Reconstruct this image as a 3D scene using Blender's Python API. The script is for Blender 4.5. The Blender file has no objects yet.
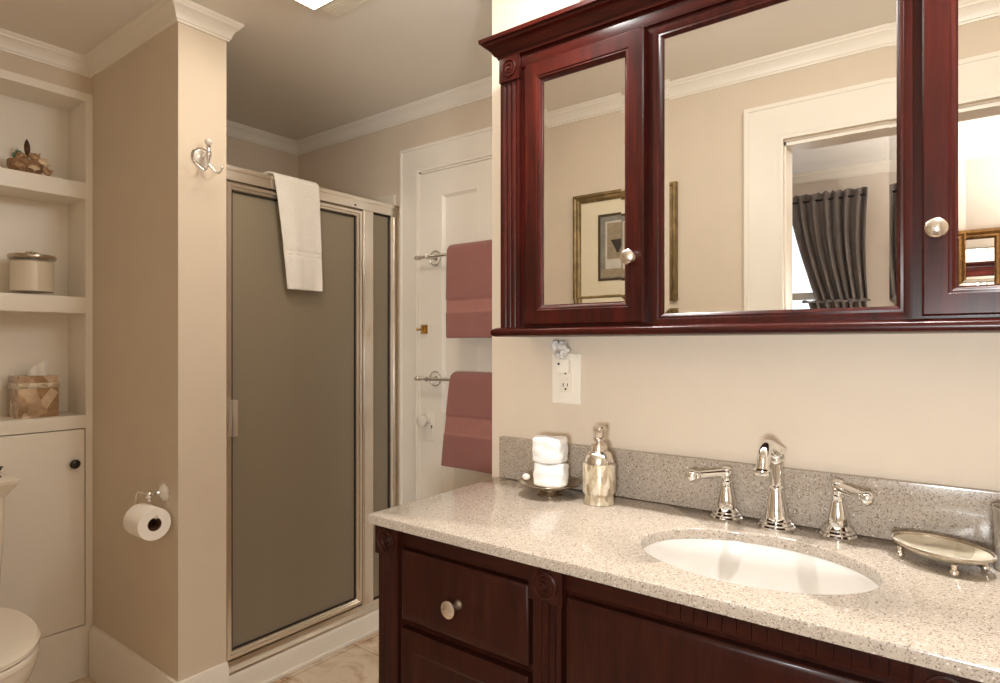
import bpy, bmesh, math, random
from mathutils import Vector, Matrix
random.seed(7)
SC = bpy.context.scene
COL = SC.collection
PI = math.pi

# ------------------------------------------------------------------ camera
cam_d = bpy.data.cameras.new('camera')
cam = bpy.data.objects.new('camera', cam_d)
COL.objects.link(cam)
cam_d.sensor_width = 36.0
cam_d.lens = 619.0 * 36.0 / 1000.0
cam_d.shift_y = 0.0035
cam_d.clip_start = 0.01
cam.location = (0, 0, 1.22)
cam.rotation_euler = (PI / 2, 0, math.radians(37.1))
SC.camera = cam

# ------------------------------------------------------------------ world, exposure
w = bpy.data.worlds.new('world')
SC.world = w
w.use_nodes = True
wb = w.node_tree.nodes['Background']
wb.inputs['Color'].default_value = (0.75, 0.88, 1.0, 1)
wb.inputs['Strength'].default_value = 1.6
SC.view_settings.view_transform = 'Standard'
SC.view_settings.look = 'None'
SC.view_settings.gamma = 1.0
SC.view_settings.use_curve_mapping = False
SC.view_settings.exposure = 0.70
try:
    SC.cycles.max_bounces = 12
    SC.cycles.diffuse_bounces = 7
    SC.cycles.glossy_bounces = 6
    SC.cycles.transmission_bounces = 8
    SC.cycles.sample_clamp_indirect = 6.0
except Exception:
    pass

# ------------------------------------------------------------------ lamps
WARM = (1.0, 0.985, 0.955)
def spot(name, loc, energy, size_deg, blend, radius=0.02, col=WARM):
    d = bpy.data.lights.new(name, 'SPOT')
    d.energy = energy; d.color = col; d.spot_size = math.radians(size_deg); d.spot_blend = blend
    d.shadow_soft_size = radius
    o = bpy.data.objects.new(name, d); COL.objects.link(o); o.location = loc
    return o
def area(name, loc, rot, sx, sy, energy, col):
    d = bpy.data.lights.new(name, 'AREA')
    d.shape = 'RECTANGLE'; d.size = sx; d.size_y = sy; d.energy = energy; d.color = col
    o = bpy.data.objects.new(name, d); COL.objects.link(o); o.location = loc; o.rotation_euler = rot
    return o
VL = [(-0.72, 1.06, 2.075), (0.09, 1.06, 2.075)]      # the two shades of the vanity light
VL_E = (24, 32)
VL_GLOW = 0.23
for p, e in zip(VL, VL_E):
    spot('vanity_lamp', p, e, 88, 0.8, 0.018)                         # reflector bulb: a bright downward cone
    d = bpy.data.lights.new('vanity_glow', 'POINT'); d.energy = e * VL_GLOW; d.color = WARM; d.shadow_soft_size = 0.03
    o = bpy.data.objects.new('vanity_glow', d); COL.objects.link(o); o.location = p
# two unseen fill lamps added in the bedroom: one turned towards the bathroom, one throwing its light on the ceiling
def aim(o, p): o.rotation_euler = (Vector(p) - o.location).to_track_quat('-Z', 'Y').to_euler()
FL = Vector((0.06, -0.50, 1.12)); FL_AIM = Vector((-0.35, 1.36, 1.14))
aim(spot('fill_lamp_spot', FL, 46, 95, 0.6, 0.09, (0.95, 0.98, 1.0)), FL_AIM)
TL = Vector((0.95, -1.10, 1.40))
aim(spot('fill_uplight_spot', TL, 100, 145, 0.5, 0.06, (1.0, 0.96, 0.92)), TL + Vector((0, 0, 1)))
CEIL_EMIT = 9.5
SHADE_EMIT = 34.0

# ------------------------------------------------------------------ materials
def srgb(r, g, b):
    f = lambda c: (c / 255) / 12.92 if c / 255 <= 0.04045 else ((c / 255 + 0.055) / 1.055) ** 2.4
    return (f(r), f(g), f(b), 1)
class NT:
    def __init__(self, name):
        self.m = bpy.data.materials.new(name); self.m.use_nodes = True
        self.t = self.m.node_tree; self.n = self.t.nodes; self.l = self.t.links
        self.b = self.n['Principled BSDF']
    def node(self, typ, **kw):
        x = self.n.new(typ)
        for k, v in kw.items(): setattr(x, k, v)
        return x
    def link(self, a, b): self.l.new(a, b)
    def coords(self, scale=(1, 1, 1), rot=(0, 0, 0)):
        tc = self.node('ShaderNodeTexCoord'); mp = self.node('ShaderNodeMapping')
        mp.inputs['Scale'].default_value = scale; mp.inputs['Rotation'].default_value = rot
        self.link(tc.outputs['Object'], mp.inputs['Vector'])
        return mp.outputs['Vector']
    def noise(self, vec, scale, detail=4, rough=0.5, dist=0.0):
        x = self.node('ShaderNodeTexNoise')
        x.inputs['Scale'].default_value = scale; x.inputs['Detail'].default_value = detail
        x.inputs['Roughness'].default_value = rough; x.inputs['Distortion'].default_value = dist
        self.link(vec, x.inputs['Vector'])
        return x.outputs['Fac']
    def ramp(self, fac, stops, interp='LINEAR'):
        r = self.node('ShaderNodeValToRGB'); cr = r.color_ramp; cr.interpolation = interp
        while len(cr.elements) < len(stops): cr.elements.new(0.5)
        for e, (p, c) in zip(cr.elements, stops): e.position = p; e.color = c
        self.link(fac, r.inputs['Fac'])
        return r.outputs['Color']
    def mix(self, fac, a, b, mode='MIX'):
        x = self.node('ShaderNodeMix', data_type='RGBA', blend_type=mode)
        if isinstance(fac, float): x.inputs['Factor'].default_value = fac
        else: self.link(fac, x.inputs['Factor'])
        for s, v in ((x.inputs[6], a), (x.inputs[7], b)):
            if isinstance(v, tuple): s.default_value = v
            else: self.link(v, s)
        return x.outputs[2]
    def bump(self, h, strength, dist=0.002):
        x = self.node('ShaderNodeBump'); x.inputs['Strength'].default_value = strength
        x.inputs['Distance'].default_value = dist
        self.link(h, x.inputs['Height']); self.link(x.outputs['Normal'], self.b.inputs['Normal'])
    def set(self, **kw):
        names = dict(color='Base Color', rough='Roughness', metal='Metallic', coat='Coat Weight', coatr='Coat Roughness',
                     trans='Transmission Weight', ior='IOR', spec='Specular IOR Level', sheen='Sheen Weight', sss='Subsurface Weight')
        for k, v in kw.items():
            s = self.b.inputs[names[k]]
            if hasattr(v, 'is_output'): self.link(v, s)
            else: s.default_value = v
        return self
def plain(name, c, rough=0.5, metal=0.0, var=0.03, scale=8.0, bump=0.0, bscale=120.0, bdist=0.001, **kw):
    t = NT(name)
    v = t.coords()
    n = t.noise(v, scale, 3)
    lo = tuple(min(1, x * (1 - var)) for x in c[:3]) + (1,)
    hi = tuple(min(1, x * (1 + var)) for x in c[:3]) + (1,)
    t.set(color=t.ramp(n, [(0.3, lo), (0.7, hi)]), rough=rough, metal=metal, **kw)
    if bump: t.bump(t.noise(v, bscale, 2), bump, bdist)
    return t.m
M = {}
M['wall'] = plain('wall_paint', srgb(217, 203, 184), 0.6, var=0.015, bump=0.05, bscale=300)
M['ceiling'] = plain('ceiling_paint', srgb(234, 229, 220), 0.7, var=0.01)
M['trim'] = plain('white_trim_paint', srgb(238, 232, 221), 0.35, var=0.01)
M['bedroom'] = plain('bedroom_paint', srgb(220, 210, 199), 0.6, var=0.01)
M['surround'] = plain('shower_surround', srgb(228, 220, 204), 0.25, var=0.01)
M['ceramic'] = plain('white_ceramic', srgb(228, 223, 214), 0.12, var=0.005, coat=0.5)
M['sink_white'] = plain('sink_ceramic', srgb(212, 208, 202), 0.12, var=0.005, coat=0.5)
M['porcelain'] = plain('toilet_porcelain', srgb(236, 228, 214), 0.15, var=0.005, coat=0.4)
M['chrome'] = plain('chrome', (0.85, 0.84, 0.82, 1), 0.07, 1.0, var=0.01)
M['nickel'] = plain('satin_nickel', (0.76, 0.70, 0.62, 1), 0.22, 1.0, var=0.03)
M['alum'] = plain('brushed_nickel_frame', (0.84, 0.79, 0.72, 1), 0.26, 1.0, var=0.04)
M['handle_metal'] = plain('bright_satin_metal', (0.95, 0.93, 0.90, 1), 0.38, 1.0, var=0.01)
M['gasket'] = plain('dark_gasket', srgb(40, 30, 22), 0.6)
M['black'] = plain('black_metal', srgb(28, 24, 22), 0.35, var=0.1)
M['dark'] = plain('dark_slot', srgb(40, 30, 26), 0.7)
M['brass'] = plain('aged_brass', (0.45, 0.27, 0.09, 1), 0.3, 1.0, var=0.1)
M['plastic'] = plain('white_plastic', srgb(240, 234, 220), 0.3, var=0.005)
M['ivory'] = plain('ivory_plastic', srgb(233, 226, 211), 0.3, var=0.005)
M['paper'] = plain('paper', srgb(248, 244, 238), 0.9, var=0.01, bump=0.15, bscale=200)
M['cardboard'] = plain('cardboard', srgb(105, 70, 45), 0.9)
M['wax'] = plain('cream_wax', srgb(236, 224, 204), 0.5, var=0.02)
M['curtain'] = plain('grey_curtain', srgb(120, 113, 110), 0.8, var=0.06, scale=30, bump=0.1, bscale=400)
M['sheer'] = plain('sheer', srgb(235, 240, 245), 0.8)
def terry(name, c):
    t = NT(name); v = t.coords()
    n = t.noise(v, 260, 3, 0.6)
    lo = tuple(x * 0.86 for x in c[:3]) + (1,)
    t.set(color=t.ramp(n, [(0.3, lo), (0.65, c)]), rough=0.95, sheen=0.25)
    t.bump(n, 0.55, 0.004)
    return t.m
M['white_terry'] = terry('white_terry', srgb(244, 240, 232))
M['cloth_terry'] = terry('white_washcloth_terry', srgb(250, 248, 244))
M['mauve_terry'] = terry('mauve_terry', srgb(156, 104, 98))
M['mauve_band'] = plain('mauve_woven_band', srgb(168, 116, 108), 0.8, var=0.04, scale=60)
def wood(name, c1, c2, rough, stretch=(14, 14, 1.2), spec=0.26):
    t = NT(name); v = t.coords(stretch)
    n = t.noise(v, 4.0, 6, 0.6, 0.6)
    n2 = t.noise(v, 22.0, 3, 0.6)
    col = t.ramp(n, [(0.25, c1), (0.75, c2)])
    fine = t.ramp(n2, [(0.35, (0.86, 0.86, 0.86, 1)), (0.6, (1, 1, 1, 1))])
    t.set(color=t.mix(1.0, col, fine, 'MULTIPLY'), rough=rough, coat=0.06, coatr=0.12, spec=spec)
    t.bump(n2, 0.06, 0.0006)
    return t.m
M['cherry'] = wood('dark_cherry_wood', srgb(30, 8, 5), srgb(70, 18, 11), 0.28)
M['cherry_h'] = wood('dark_cherry_wood_rail', srgb(30, 8, 5), srgb(70, 18, 11), 0.28, (1.2, 14, 14))
M['espresso'] = wood('espresso_wood', srgb(32, 12, 7), srgb(56, 23, 14), 0.34, spec=0.14)
M['espresso_h'] = wood('espresso_wood_rail', srgb(30, 11, 6), srgb(54, 21, 12), 0.34, (1.2, 14, 14), 0.14)
# mirror silver
t = NT('mirror_silver'); v = t.coords()
t.set(color=t.ramp(t.noise(v, 3, 1), [(0, (0.90, 0.89, 0.86, 1)), (1, (0.92, 0.91, 0.88, 1))]), metal=1.0, rough=0.0)
M['mirror'] = t.m
# speckled quartz
t = NT('speckled_quartz'); v = t.coords()
base = t.ramp(t.noise(v, 60, 5, 0.7), [(0.35, srgb(166, 154, 140)), (0.65, srgb(184, 173, 160))])
vo = t.node('ShaderNodeTexVoronoi'); vo.inputs['Scale'].default_value = 480; t.link(v, vo.inputs['Vector'])
sp = t.ramp(vo.outputs['Color'], [(0.0, srgb(74, 60, 48)), (0.09, srgb(124, 107, 92)), (0.24, srgb(170, 158, 144)), (0.75, srgb(182, 171, 157)), (0.9, srgb(216, 208, 197))], 'CONSTANT')
n2 = t.noise(v, 620, 2)
fl = t.ramp(n2, [(0.0, (0.30, 0.24, 0.19, 1)), (0.30, (0.62, 0.55, 0.47, 1)), (0.37, (1, 1, 1, 1))])
t.set(color=t.mix(1.0, t.mix(0.8, base, sp), fl, 'MULTIPLY'), rough=0.16, coat=0.2)
M['quartz'] = t.m
# veined stone floor tile
t = NT('veined_stone_tile'); v = t.coords()
n = t.noise(v, 5, 8, 0.65, 1.2)
c = t.ramp(n, [(0.32, srgb(150, 112, 80)), (0.42, srgb(200, 172, 142)), (0.55, srgb(224, 206, 184)), (0.66, srgb(205, 182, 156)), (0.75, srgb(182, 142, 106))])
br = t.node('ShaderNodeTexBrick'); br.offset = 0.0
br.inputs['Scale'].default_value = 1.0; br.inputs['Brick Width'].default_value = 0.33; br.inputs['Row Height'].default_value = 0.33
br.inputs['Mortar Size'].default_value = 0.002; br.inputs['Color1'].default_value = (1, 1, 1, 1); br.inputs['Color2'].default_value = (0.93, 0.93, 0.93, 1)
br.inputs['Mortar'].default_value = (0.55, 0.48, 0.4, 1)
t.link(v, br.inputs['Vector'])
t.set(color=t.mix(1.0, c, br.outputs['Color'], 'MULTIPLY'), rough=0.25)
M['floor'] = t.m
M['carpet'] = plain('bedroom_floor_boards', srgb(130, 92, 60), 0.4, var=0.15, scale=3)
# frosted shower glass
t = NT('obscure_shower_glass'); v = t.coords()
t.set(color=(0.54, 0.47, 0.35, 1), trans=0.60, rough=0.36, ior=1.35, spec=0.5)
M['frost'] = t.m
t = NT('clear_glass')
tr = t.node('ShaderNodeBsdfTransparent'); gl = t.node('ShaderNodeBsdfGlossy'); gl.inputs['Roughness'].default_value = 0.03
mx = t.node('ShaderNodeMixShader')
mx.inputs[0].default_value = 0.07; t.link(tr.outputs[0], mx.inputs[1]); t.link(gl.outputs[0], mx.inputs[2])
t.link(mx.outputs[0], t.n['Material Output'].inputs['Surface'])
M['glass'] = t.m
t = NT('crystal_glass'); v = t.coords(); t.set(color=(0.95, 0.93, 0.90, 1), trans=0.35, rough=0.1, ior=1.5)
M['crystal'] = t.m
# mother of pearl
def pearl(name, a, b, c, metal, rough, scale=(70, 70, 25)):
    t = NT(name); v = t.coords()
    mp = t.coords(scale)
    vo = t.node('ShaderNodeTexVoronoi'); vo.inputs['Scale'].default_value = 1.0; t.link(mp, vo.inputs['Vector'])
    col = t.ramp(vo.outputs['Color'], [(0.1, a), (0.45, b), (0.85, c)])
    col = t.mix(0.25, col, t.ramp(t.noise(v, 60, 4), [(0.3, a), (0.7, c)]))
    t.set(color=col, metal=metal, rough=rough, coat=0.4)
    return t.m
M['pearl'] = pearl('mother_of_pearl', srgb(128, 108, 84), srgb(184, 166, 136), srgb(214, 204, 184), 0.1, 0.3, (120, 120, 46))
M['pearl_bronze'] = pearl('bronze_pearl', srgb(142, 108, 76), srgb(170, 134, 98), srgb(232, 208, 180), 0.45, 0.22, (26, 26, 16))
M['pearl_band'] = pearl('pale_pearl_band', srgb(170, 150, 120), srgb(206, 190, 160), srgb(236, 226, 206), 0.3, 0.22, (60, 60, 60))
M['pearl_dish'] = pearl('silver_pearl', srgb(168, 156, 132), srgb(210, 198, 174), srgb(240, 232, 214), 0.2, 0.25, (14, 9, 5))
M['grey_pearl'] = pearl('grey_pearl', srgb(120, 112, 104), srgb(160, 152, 140), srgb(196, 188, 176), 0.3, 0.25, (70, 70, 16))
M['pewter'] = plain('aged_pewter', (0.55, 0.48, 0.39, 1), 0.25, 1.0, var=0.12, scale=40)
# gilded frames
M['bronze_frame'] = plain('bronze_gilt', srgb(128, 108, 72), 0.4, 0.55, var=0.35, scale=25, bump=0.2, bscale=90)
M['gold_frame'] = plain('gold_gilt', srgb(140, 102, 52), 0.45, 0.4, var=0.35, scale=50, bump=0.6, bscale=70, bdist=0.004)
M['mat'] = plain('ivory_mat', srgb(226, 216, 190), 0.8)
M['art_grey'] = plain('print_grey', srgb(132, 128, 118), 0.6, var=0.2, scale=20)
M['art_light'] = plain('print_light', srgb(196, 190, 176), 0.6, var=0.1, scale=20)
M['art_sand'] = plain('print_sand', srgb(150, 136, 112), 0.6, var=0.15, scale=60)
M['art_dark'] = plain('print_dark', srgb(54, 46, 40), 0.6)
M['art_frame'] = plain('inner_fillet', srgb(78, 64, 44), 0.4, 0.3)
M['shell_a'] = plain('shell_tan', srgb(184, 150, 116), 0.5, var=0.3, scale=90)
M['shell_b'] = plain('shell_cream', srgb(226, 206, 176), 0.4, var=0.2, scale=70)
M['teal'] = plain('turquoise', srgb(92, 140, 116), 0.35, var=0.25, scale=60)
M['twig'] = plain('twig_brown', srgb(86, 54, 30), 0.7, var=0.3, scale=60)
M['wicker'] = plain('wicker', srgb(156, 122, 90), 0.7, var=0.35, scale=120, bump=0.6, bscale=160)
t = NT('lit_diffuser'); t.b.inputs['Emission Color'].default_value = (1.0, 0.86, 0.68, 1); t.b.inputs['Emission Strength'].default_value = CEIL_EMIT
t.set(color=(0.9, 0.88, 0.84, 1)); M['diffuser'] = t.m
t = NT('lit_bulb'); t.b.inputs['Emission Color'].default_value = (1.0, 0.94, 0.88, 1); t.b.inputs['Emission Strength'].default_value = 3.0
M['bulb'] = t.m
t = NT('lit_frosted_shade'); t.b.inputs['Emission Color'].default_value = (1.0, 0.90, 0.79, 1); t.b.inputs['Emission Strength'].default_value = SHADE_EMIT
t.set(color=(0.9, 0.88, 0.84, 1)); M['shade'] = t.m

# ------------------------------------------------------------------ mesh building
class MB:
    def __init__(self): self.bm = bmesh.new()
    def box(self, x0, x1, y0, y1, z0, z1, bev=0.0, seg=2):
        b = bmesh.new()
        bmesh.ops.create_cube(b, size=1.0)
        for vv in b.verts:
            vv.co = Vector((x0 + (vv.co.x + .5) * (x1 - x0), y0 + (vv.co.y + .5) * (y1 - y0), z0 + (vv.co.z + .5) * (z1 - z0)))
        if bev: bmesh.ops.bevel(b, geom=b.edges[:], offset=bev, segments=seg, profile=0.7, affect='EDGES')
        self._add(b, bool(bev)); return self
    def _add(self, b, smooth=False):
        for f in b.faces: f.smooth = smooth
        me = bpy.data.meshes.new('tmp'); b.to_mesh(me); b.free()
        self.bm.from_mesh(me); bpy.data.meshes.remove(me)
    def grid(self, pts, closed_u=False, closed_v=False, cap=False, smooth=True):
        # pts[i][j]
        b = self.bm; nu = len(pts); nv = len(pts[0])
        V = [[b.verts.new(p) for p in row] for row in pts]
        for i in range(nu if closed_u else nu - 1):
            for j in range(nv if closed_v else nv - 1):
                a = V[i][j]; c = V[(i + 1) % nu][j]; d = V[(i + 1) % nu][(j + 1) % nv]; e = V[i][(j + 1) % nv]
                f = b.faces.new((a, c, d, e)); f.smooth = smooth
        if cap:
            for row in (V[0], V[-1]):
                try: f = b.faces.new(row); f.smooth = smooth
                except ValueError: pass
        return self
    def lathe(self, prof, c=(0, 0, 0), axis=(0, 0, 1), seg=32, sx=1.0, sy=1.0, power=2.0, cap=True):
        q = Vector(axis).normalized().to_track_quat('Z', 'Y'); c = Vector(c)
        rows = []
        for r, z in prof:
            r = max(r, 1e-5); row = []
            for k in range(seg):
                a = 2 * PI * k / seg; ca, sa = math.cos(a), math.sin(a)
                s = 1.0 if power == 2.0 else (abs(ca) ** power + abs(sa) ** power) ** (-1 / power)
                row.append(c + q @ Vector((r * s * ca * sx, r * s * sa * sy, z)))
            rows.append(row)
        return self.grid(rows, closed_v=True, cap=cap)
    def tube(self, pts, r, seg=12, cap=True):
        pts = [Vector(p) for p in pts]; n = len(pts)
        rr = r if isinstance(r, (list, tuple)) else [r] * n
        up = None; rows = []
        for i, p in enumerate(pts):
            d = (pts[min(i + 1, n - 1)] - pts[max(i - 1, 0)]).normalized()
            if up is None:
                up = Vector((0, 0, 1)) if abs(d.z) < 0.9 else Vector((1, 0, 0))
            s = d.cross(up).normalized(); up = s.cross(d).normalized()
            rows.append([p + rr[i] * (math.cos(2 * PI * k / seg) * s + math.sin(2 * PI * k / seg) * up) for k in range(seg)])
        return self.grid(rows, closed_v=True, cap=cap)
    def ball(self, c, r, s=(1, 1, 1), seg=20, rings=12):
        c = Vector(c); rows = []
        for i in range(rings + 1):
            th = PI * i / rings; rad = max(math.sin(th), 1e-4)
            rows.append([c + Vector((r * s[0] * rad * math.cos(2 * PI * k / seg), r * s[1] * rad * math.sin(2 * PI * k / seg), r * s[2] * math.cos(th))) for k in range(seg)])
        return self.grid(rows, closed_v=True, cap=True)
    def torus(self, c, axis, R, r, seg=36, rs=12):
        q = Vector(axis).normalized().to_track_quat('Z', 'Y'); c = Vector(c); rows = []
        for i in range(seg):
            a = 2 * PI * i / seg; d = Vector((math.cos(a), math.sin(a), 0))
            rows.append([c + q @ (d * (R + r * math.cos(2 * PI * k / rs)) + Vector((0, 0, r * math.sin(2 * PI * k / rs)))) for k in range(rs)])
        return self.grid(rows, closed_u=True, closed_v=True)
    def ring(self, rect, prof, mp, closed=True, fill=False, smooth=False):
        # rect (a0,a1,b0,b1); prof [(inset,height)]; mp(a,b,h)->xyz
        a0, a1, b0, b1 = rect; rows = []
        for d, h in prof:
            rows.append([Vector(mp(*q, h)) for q in ((a0 + d, b0 + d), (a1 - d, b0 + d), (a1 - d, b1 - d), (a0 + d, b1 - d))])
        b = self.bm; V = [[b.verts.new(p) for p in row] for row in rows]; n = len(V)
        for i in range(n if closed else n - 1):
            for j in range(4):
                f = b.faces.new((V[i][j], V[(i + 1) % n][j], V[(i + 1) % n][(j + 1) % 4], V[i][(j + 1) % 4])); f.smooth = smooth
        if fill:
            b.faces.new(V[-1]); b.faces.new(V[0])
        return self
    def sweep(self, path, prof, closed=False):
        # path 2-D plan; prof [(offset to the left of travel, z)]; mitred corners, closed profile
        n = len(path); P = [Vector(p) for p in path]; rows = []
        for i in range(n):
            dirs = []
            if closed or i > 0: dirs.append((P[i] - P[i - 1]).normalized())
            if closed or i < n - 1: dirs.append((P[(i + 1) % n] - P[i]).normalized())
            ns = [Vector((-d.y, d.x)) for d in dirs]
            if len(ns) == 2:
                m = ns[0] + ns[1]; m = m / (1 + ns[0].dot(ns[1]))
            else: m = ns[0]
            rows.append([Vector((P[i].x + m.x * o, P[i].y + m.y * o, z)) for o, z in prof])
        return self.grid(rows, closed_u=closed, closed_v=True, cap=not closed, smooth=True)
    def prism(self, poly, mp, h0, h1, bev=0.0, smooth=False):
        b = bmesh.new()
        A = [b.verts.new(mp(p[0], p[1], h0)) for p in poly]; B = [b.verts.new(mp(p[0], p[1], h1)) for p in poly]; n = len(poly)
        b.faces.new(A); b.faces.new(B[::-1])
        for i in range(n): b.faces.new((A[i], A[(i + 1) % n], B[(i + 1) % n], B[i]))
        if bev:
            b.normal_update()
            es = [e for e in b.edges if (e.verts[0] in A) == (e.verts[1] in A)]
            bmesh.ops.bevel(b, geom=es, offset=bev, segments=3, profile=0.5, affect='EDGES')
        self._add(b, smooth or bool(bev)); return self
    def xform(self, mat):
        bmesh.ops.transform(self.bm, matrix=mat, verts=self.bm.verts[:]); return self

def world_loc(o):
    v = Vector(o.location)
    while o.parent: o = o.parent; v += o.location
    return v
def obj(name, mb, mat, parent=None, loc=None, mods=(), flat=False):
    bmesh.ops.recalc_face_normals(mb.bm, faces=mb.bm.faces[:])
    me = bpy.data.meshes.new(name); mb.bm.to_mesh(me); mb.bm.free()
    o = bpy.data.objects.new(name, me); COL.objects.link(o)
    if parent is not None:
        o.parent = parent; off = world_loc(parent)
    else:
        off = Vector(loc) if loc is not None else Vector((0, 0, 0)); o.location = off
    me.transform(Matrix.Translation(-off))
    me.materials.append(M[mat] if isinstance(mat, str) else mat)
    if flat: me.shade_flat()
    else: me.set_sharp_from_angle(angle=math.radians(38))
    for typ, kw in mods:
        md = o.modifiers.new(typ.lower(), typ)
        for k, v in kw.items(): setattr(md, k, v)
    return o
def thing(name, loc, label, cat, group=None):
    o = bpy.data.objects.new(name, None); COL.objects.link(o); o.location = loc; o.empty_display_size = 0.05
    return tag(o, label, cat, group)
def tag(o, label, cat, group=None):
    o['label'] = label; o['category'] = cat
    if group: o['group'] = group
    return o
def struct(name, mb, mat, parent=None):
    o = obj(name, mb, mat, parent)
    if parent is None: o['kind'] = 'structure'
    return o
def dup(root, loc, label=None):
    r = root.copy(); COL.objects.link(r); r.location = loc
    if label: r['label'] = label
    for ch in list(root.children):
        c = ch.copy(); COL.objects.link(c); c.parent = r
        for g in ch.children:
            d = g.copy(); COL.objects.link(d); d.parent = c
    return r
def facing_my(y): return lambda a, b, h: (a, y - h, b)    # surface looking towards -y
def facing_py(y): return lambda a, b, h: (a, y + h, b)
def facing_px(x): return lambda a, b, h: (x + h, a, b)
SUB = ('SUBSURF', dict(levels=2, render_levels=2))

# ------------------------------------------------------------------ setting
ZC = 2.272
X_L, X_SH, X_R = -2.60, -2.80, 0.62
Y_E0, Y_E1 = -0.05, 0.05            # entry wall (the camera stands in its doorway)
Y_P0, Y_P1 = 0.92, 1.075            # partition
X_PE = -1.935
Y_V, Y_B = 1.365, 1.95
X_VC = -1.06
DX0, DX1, DZ = -0.539, 0.31, 1.955   # doorway
struct('floor', MB().box(-2.95, 0.75, Y_E0 - 0.0, 2.07, -0.05, 0), 'floor')
struct('ceiling', MB().box(-2.95, 0.75, Y_E1, 2.07, ZC, ZC + 0.05), 'ceiling')
b = MB()
b.box(-2.95, X_L, Y_E1, 0.335, 0, ZC)
b.box(-2.95, X_L, 0.335, Y_P0, 2.148, ZC)
b.box(-2.95, -2.80, 0.335, Y_P0, 0, 2.148)
struct('wall_left', b, 'wall')
struct('wall_partition', MB().box(-2.80, X_PE, Y_P0, Y_P1, 0, ZC), 'wall')
struct('wall_shower', MB().box(-2.95, X_SH, Y_P0, 2.07, 0, ZC), 'wall')
struct('wall_back', MB().box(-2.80, X_VC, Y_B, 2.07, 0, ZC), 'wall')
struct('wall_right', MB().box(X_VC, X_R, Y_V, 2.07, 0, ZC), 'wall')     # carries the vanity
struct('wall_side', MB().box(X_R, 0.75, Y_E0, Y_V + 0.4, 0, ZC), 'wall')
b = MB()
b.box(-2.95, DX0, Y_E0, Y_E1, 0, ZC); b.box(DX1, X_R, Y_E0, Y_E1, 0, ZC); b.box(DX0, DX1, Y_E0, Y_E1, DZ, ZC)
struct('wall_entry', b, 'wall')
# crown moulding round the bathroom
CR = [(0, 2.212), (0.006, 2.212), (0.0075, 2.218), (0.011, 2.220), (0.013, 2.229), (0.019, 2.242), (0.028, 2.252), (0.032, 2.255), (0.033, 2.260), (0.038, 2.264), (0.040, 2.2717), (0, 2.2717)]
room = [(X_L, Y_E1), (X_R, Y_E1), (X_R, Y_V), (X_VC, Y_V), (X_VC, Y_B), (X_SH, Y_B), (X_SH, Y_P1), (X_PE, Y_P1), (X_PE, Y_P0), (X_L, Y_P0)]
struct('trim_1', MB().sweep(room, CR, closed=True), 'trim')
# baseboards
BBP = [(0, 0), (0.016, 0), (0.016, 0.165), (0.012, 0.175), (0.010, 0.185), (0, 0.185)]
struct('baseboard_partition', MB().sweep([(X_PE, Y_P1), (X_PE, Y_P0), (X_L + 0.02, Y_P0)], BBP), 'trim')
struct('baseboard_entry', MB().sweep([(X_L, Y_E1), (DX0 - 0.132, Y_E1)], BBP), 'trim')
struct('baseboard_side', MB().sweep([(X_R, Y_E1), (X_R, Y_V)], BBP), 'trim')
# doorway casing on the bathroom side + jamb lining
b = MB()
def casing(mb, x0, x1, ztop, wdt, mp, t=0.02):
    prof = [(0, 0), (0, t), (wdt * 0.1, t), (wdt * 0.12, t * 0.85), (wdt * 0.86, t * 0.85), (wdt * 0.9, t), (wdt, t * 0.9), (wdt, 0)]
    rows = []
    for d, h in prof:
        rows.append([Vector(mp(*q, h)) for q in ((x0 + d, 0.0), (x0 + d, ztop - d), (x1 - d, ztop - d), (x1 - d, 0.0))])
    mb.grid([[rows[i][j] for i in range(len(rows))] for j in range(4)], closed_v=True, cap=True, smooth=False)
casing(b, DX0 - 0.130, DX1 + 0.130, DZ + 0.145, 0.135, facing_py(Y_E1))
b.box(DX0 - 0.002, DX0 + 0.012, Y_E0, Y_E1, 0, DZ); b.box(DX1 - 0.012, DX1 + 0.002, Y_E0, Y_E1, 0, DZ); b.box(DX0, DX1, Y_E0, Y_E1, DZ - 0.012, DZ + 0.002)
struct('trim_2', b, 'trim')
# ---- bedroom behind the doorway (seen in the mirrors)
BY = -1.70
struct('floor_bedroom', MB().box(-2.6, 2.2, BY - 0.12, Y_E0, -0.05, 0), 'carpet')
struct('ceiling_bedroom', MB().box(-2.6, 2.2, BY - 0.12, Y_E0, ZC, ZC + 0.05), 'ceiling')
WX0, WX1, WZ0, WZ1 = -1.62, -0.58, 0.95, 2.10
b = MB()
b.box(-2.6, WX0, BY - 0.12, BY, 0, ZC); b.box(WX1, 2.2, BY - 0.12, BY, 0, ZC); b.box(WX0, WX1, BY - 0.12, BY, 0, WZ0); b.box(WX0, WX1, BY - 0.12, BY, WZ1, ZC)
struct('wall_bedroom', b, 'bedroom')
struct('wall_bedroom_left', MB().box(-2.7, -2.6, BY - 0.12, Y_E0, 0, ZC), 'bedroom')
struct('wall_bedroom_right', MB().box(2.2, 2.3, BY - 0.12, Y_E0, 0, ZC), 'bedroom')
struct('wall_bedroom_entry', MB().box(-2.6, DX0, Y_E0 - 0.012, Y_E0, 0, ZC).box(DX1, 2.2, Y_E0 - 0.012, Y_E0, 0, ZC).box(DX0, DX1, Y_E0 - 0.012, Y_E0, DZ, ZC), 'bedroom')
struct('trim_3', MB().sweep([(2.2, BY), (-2.6, BY)][::-1], CR), 'trim')
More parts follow.
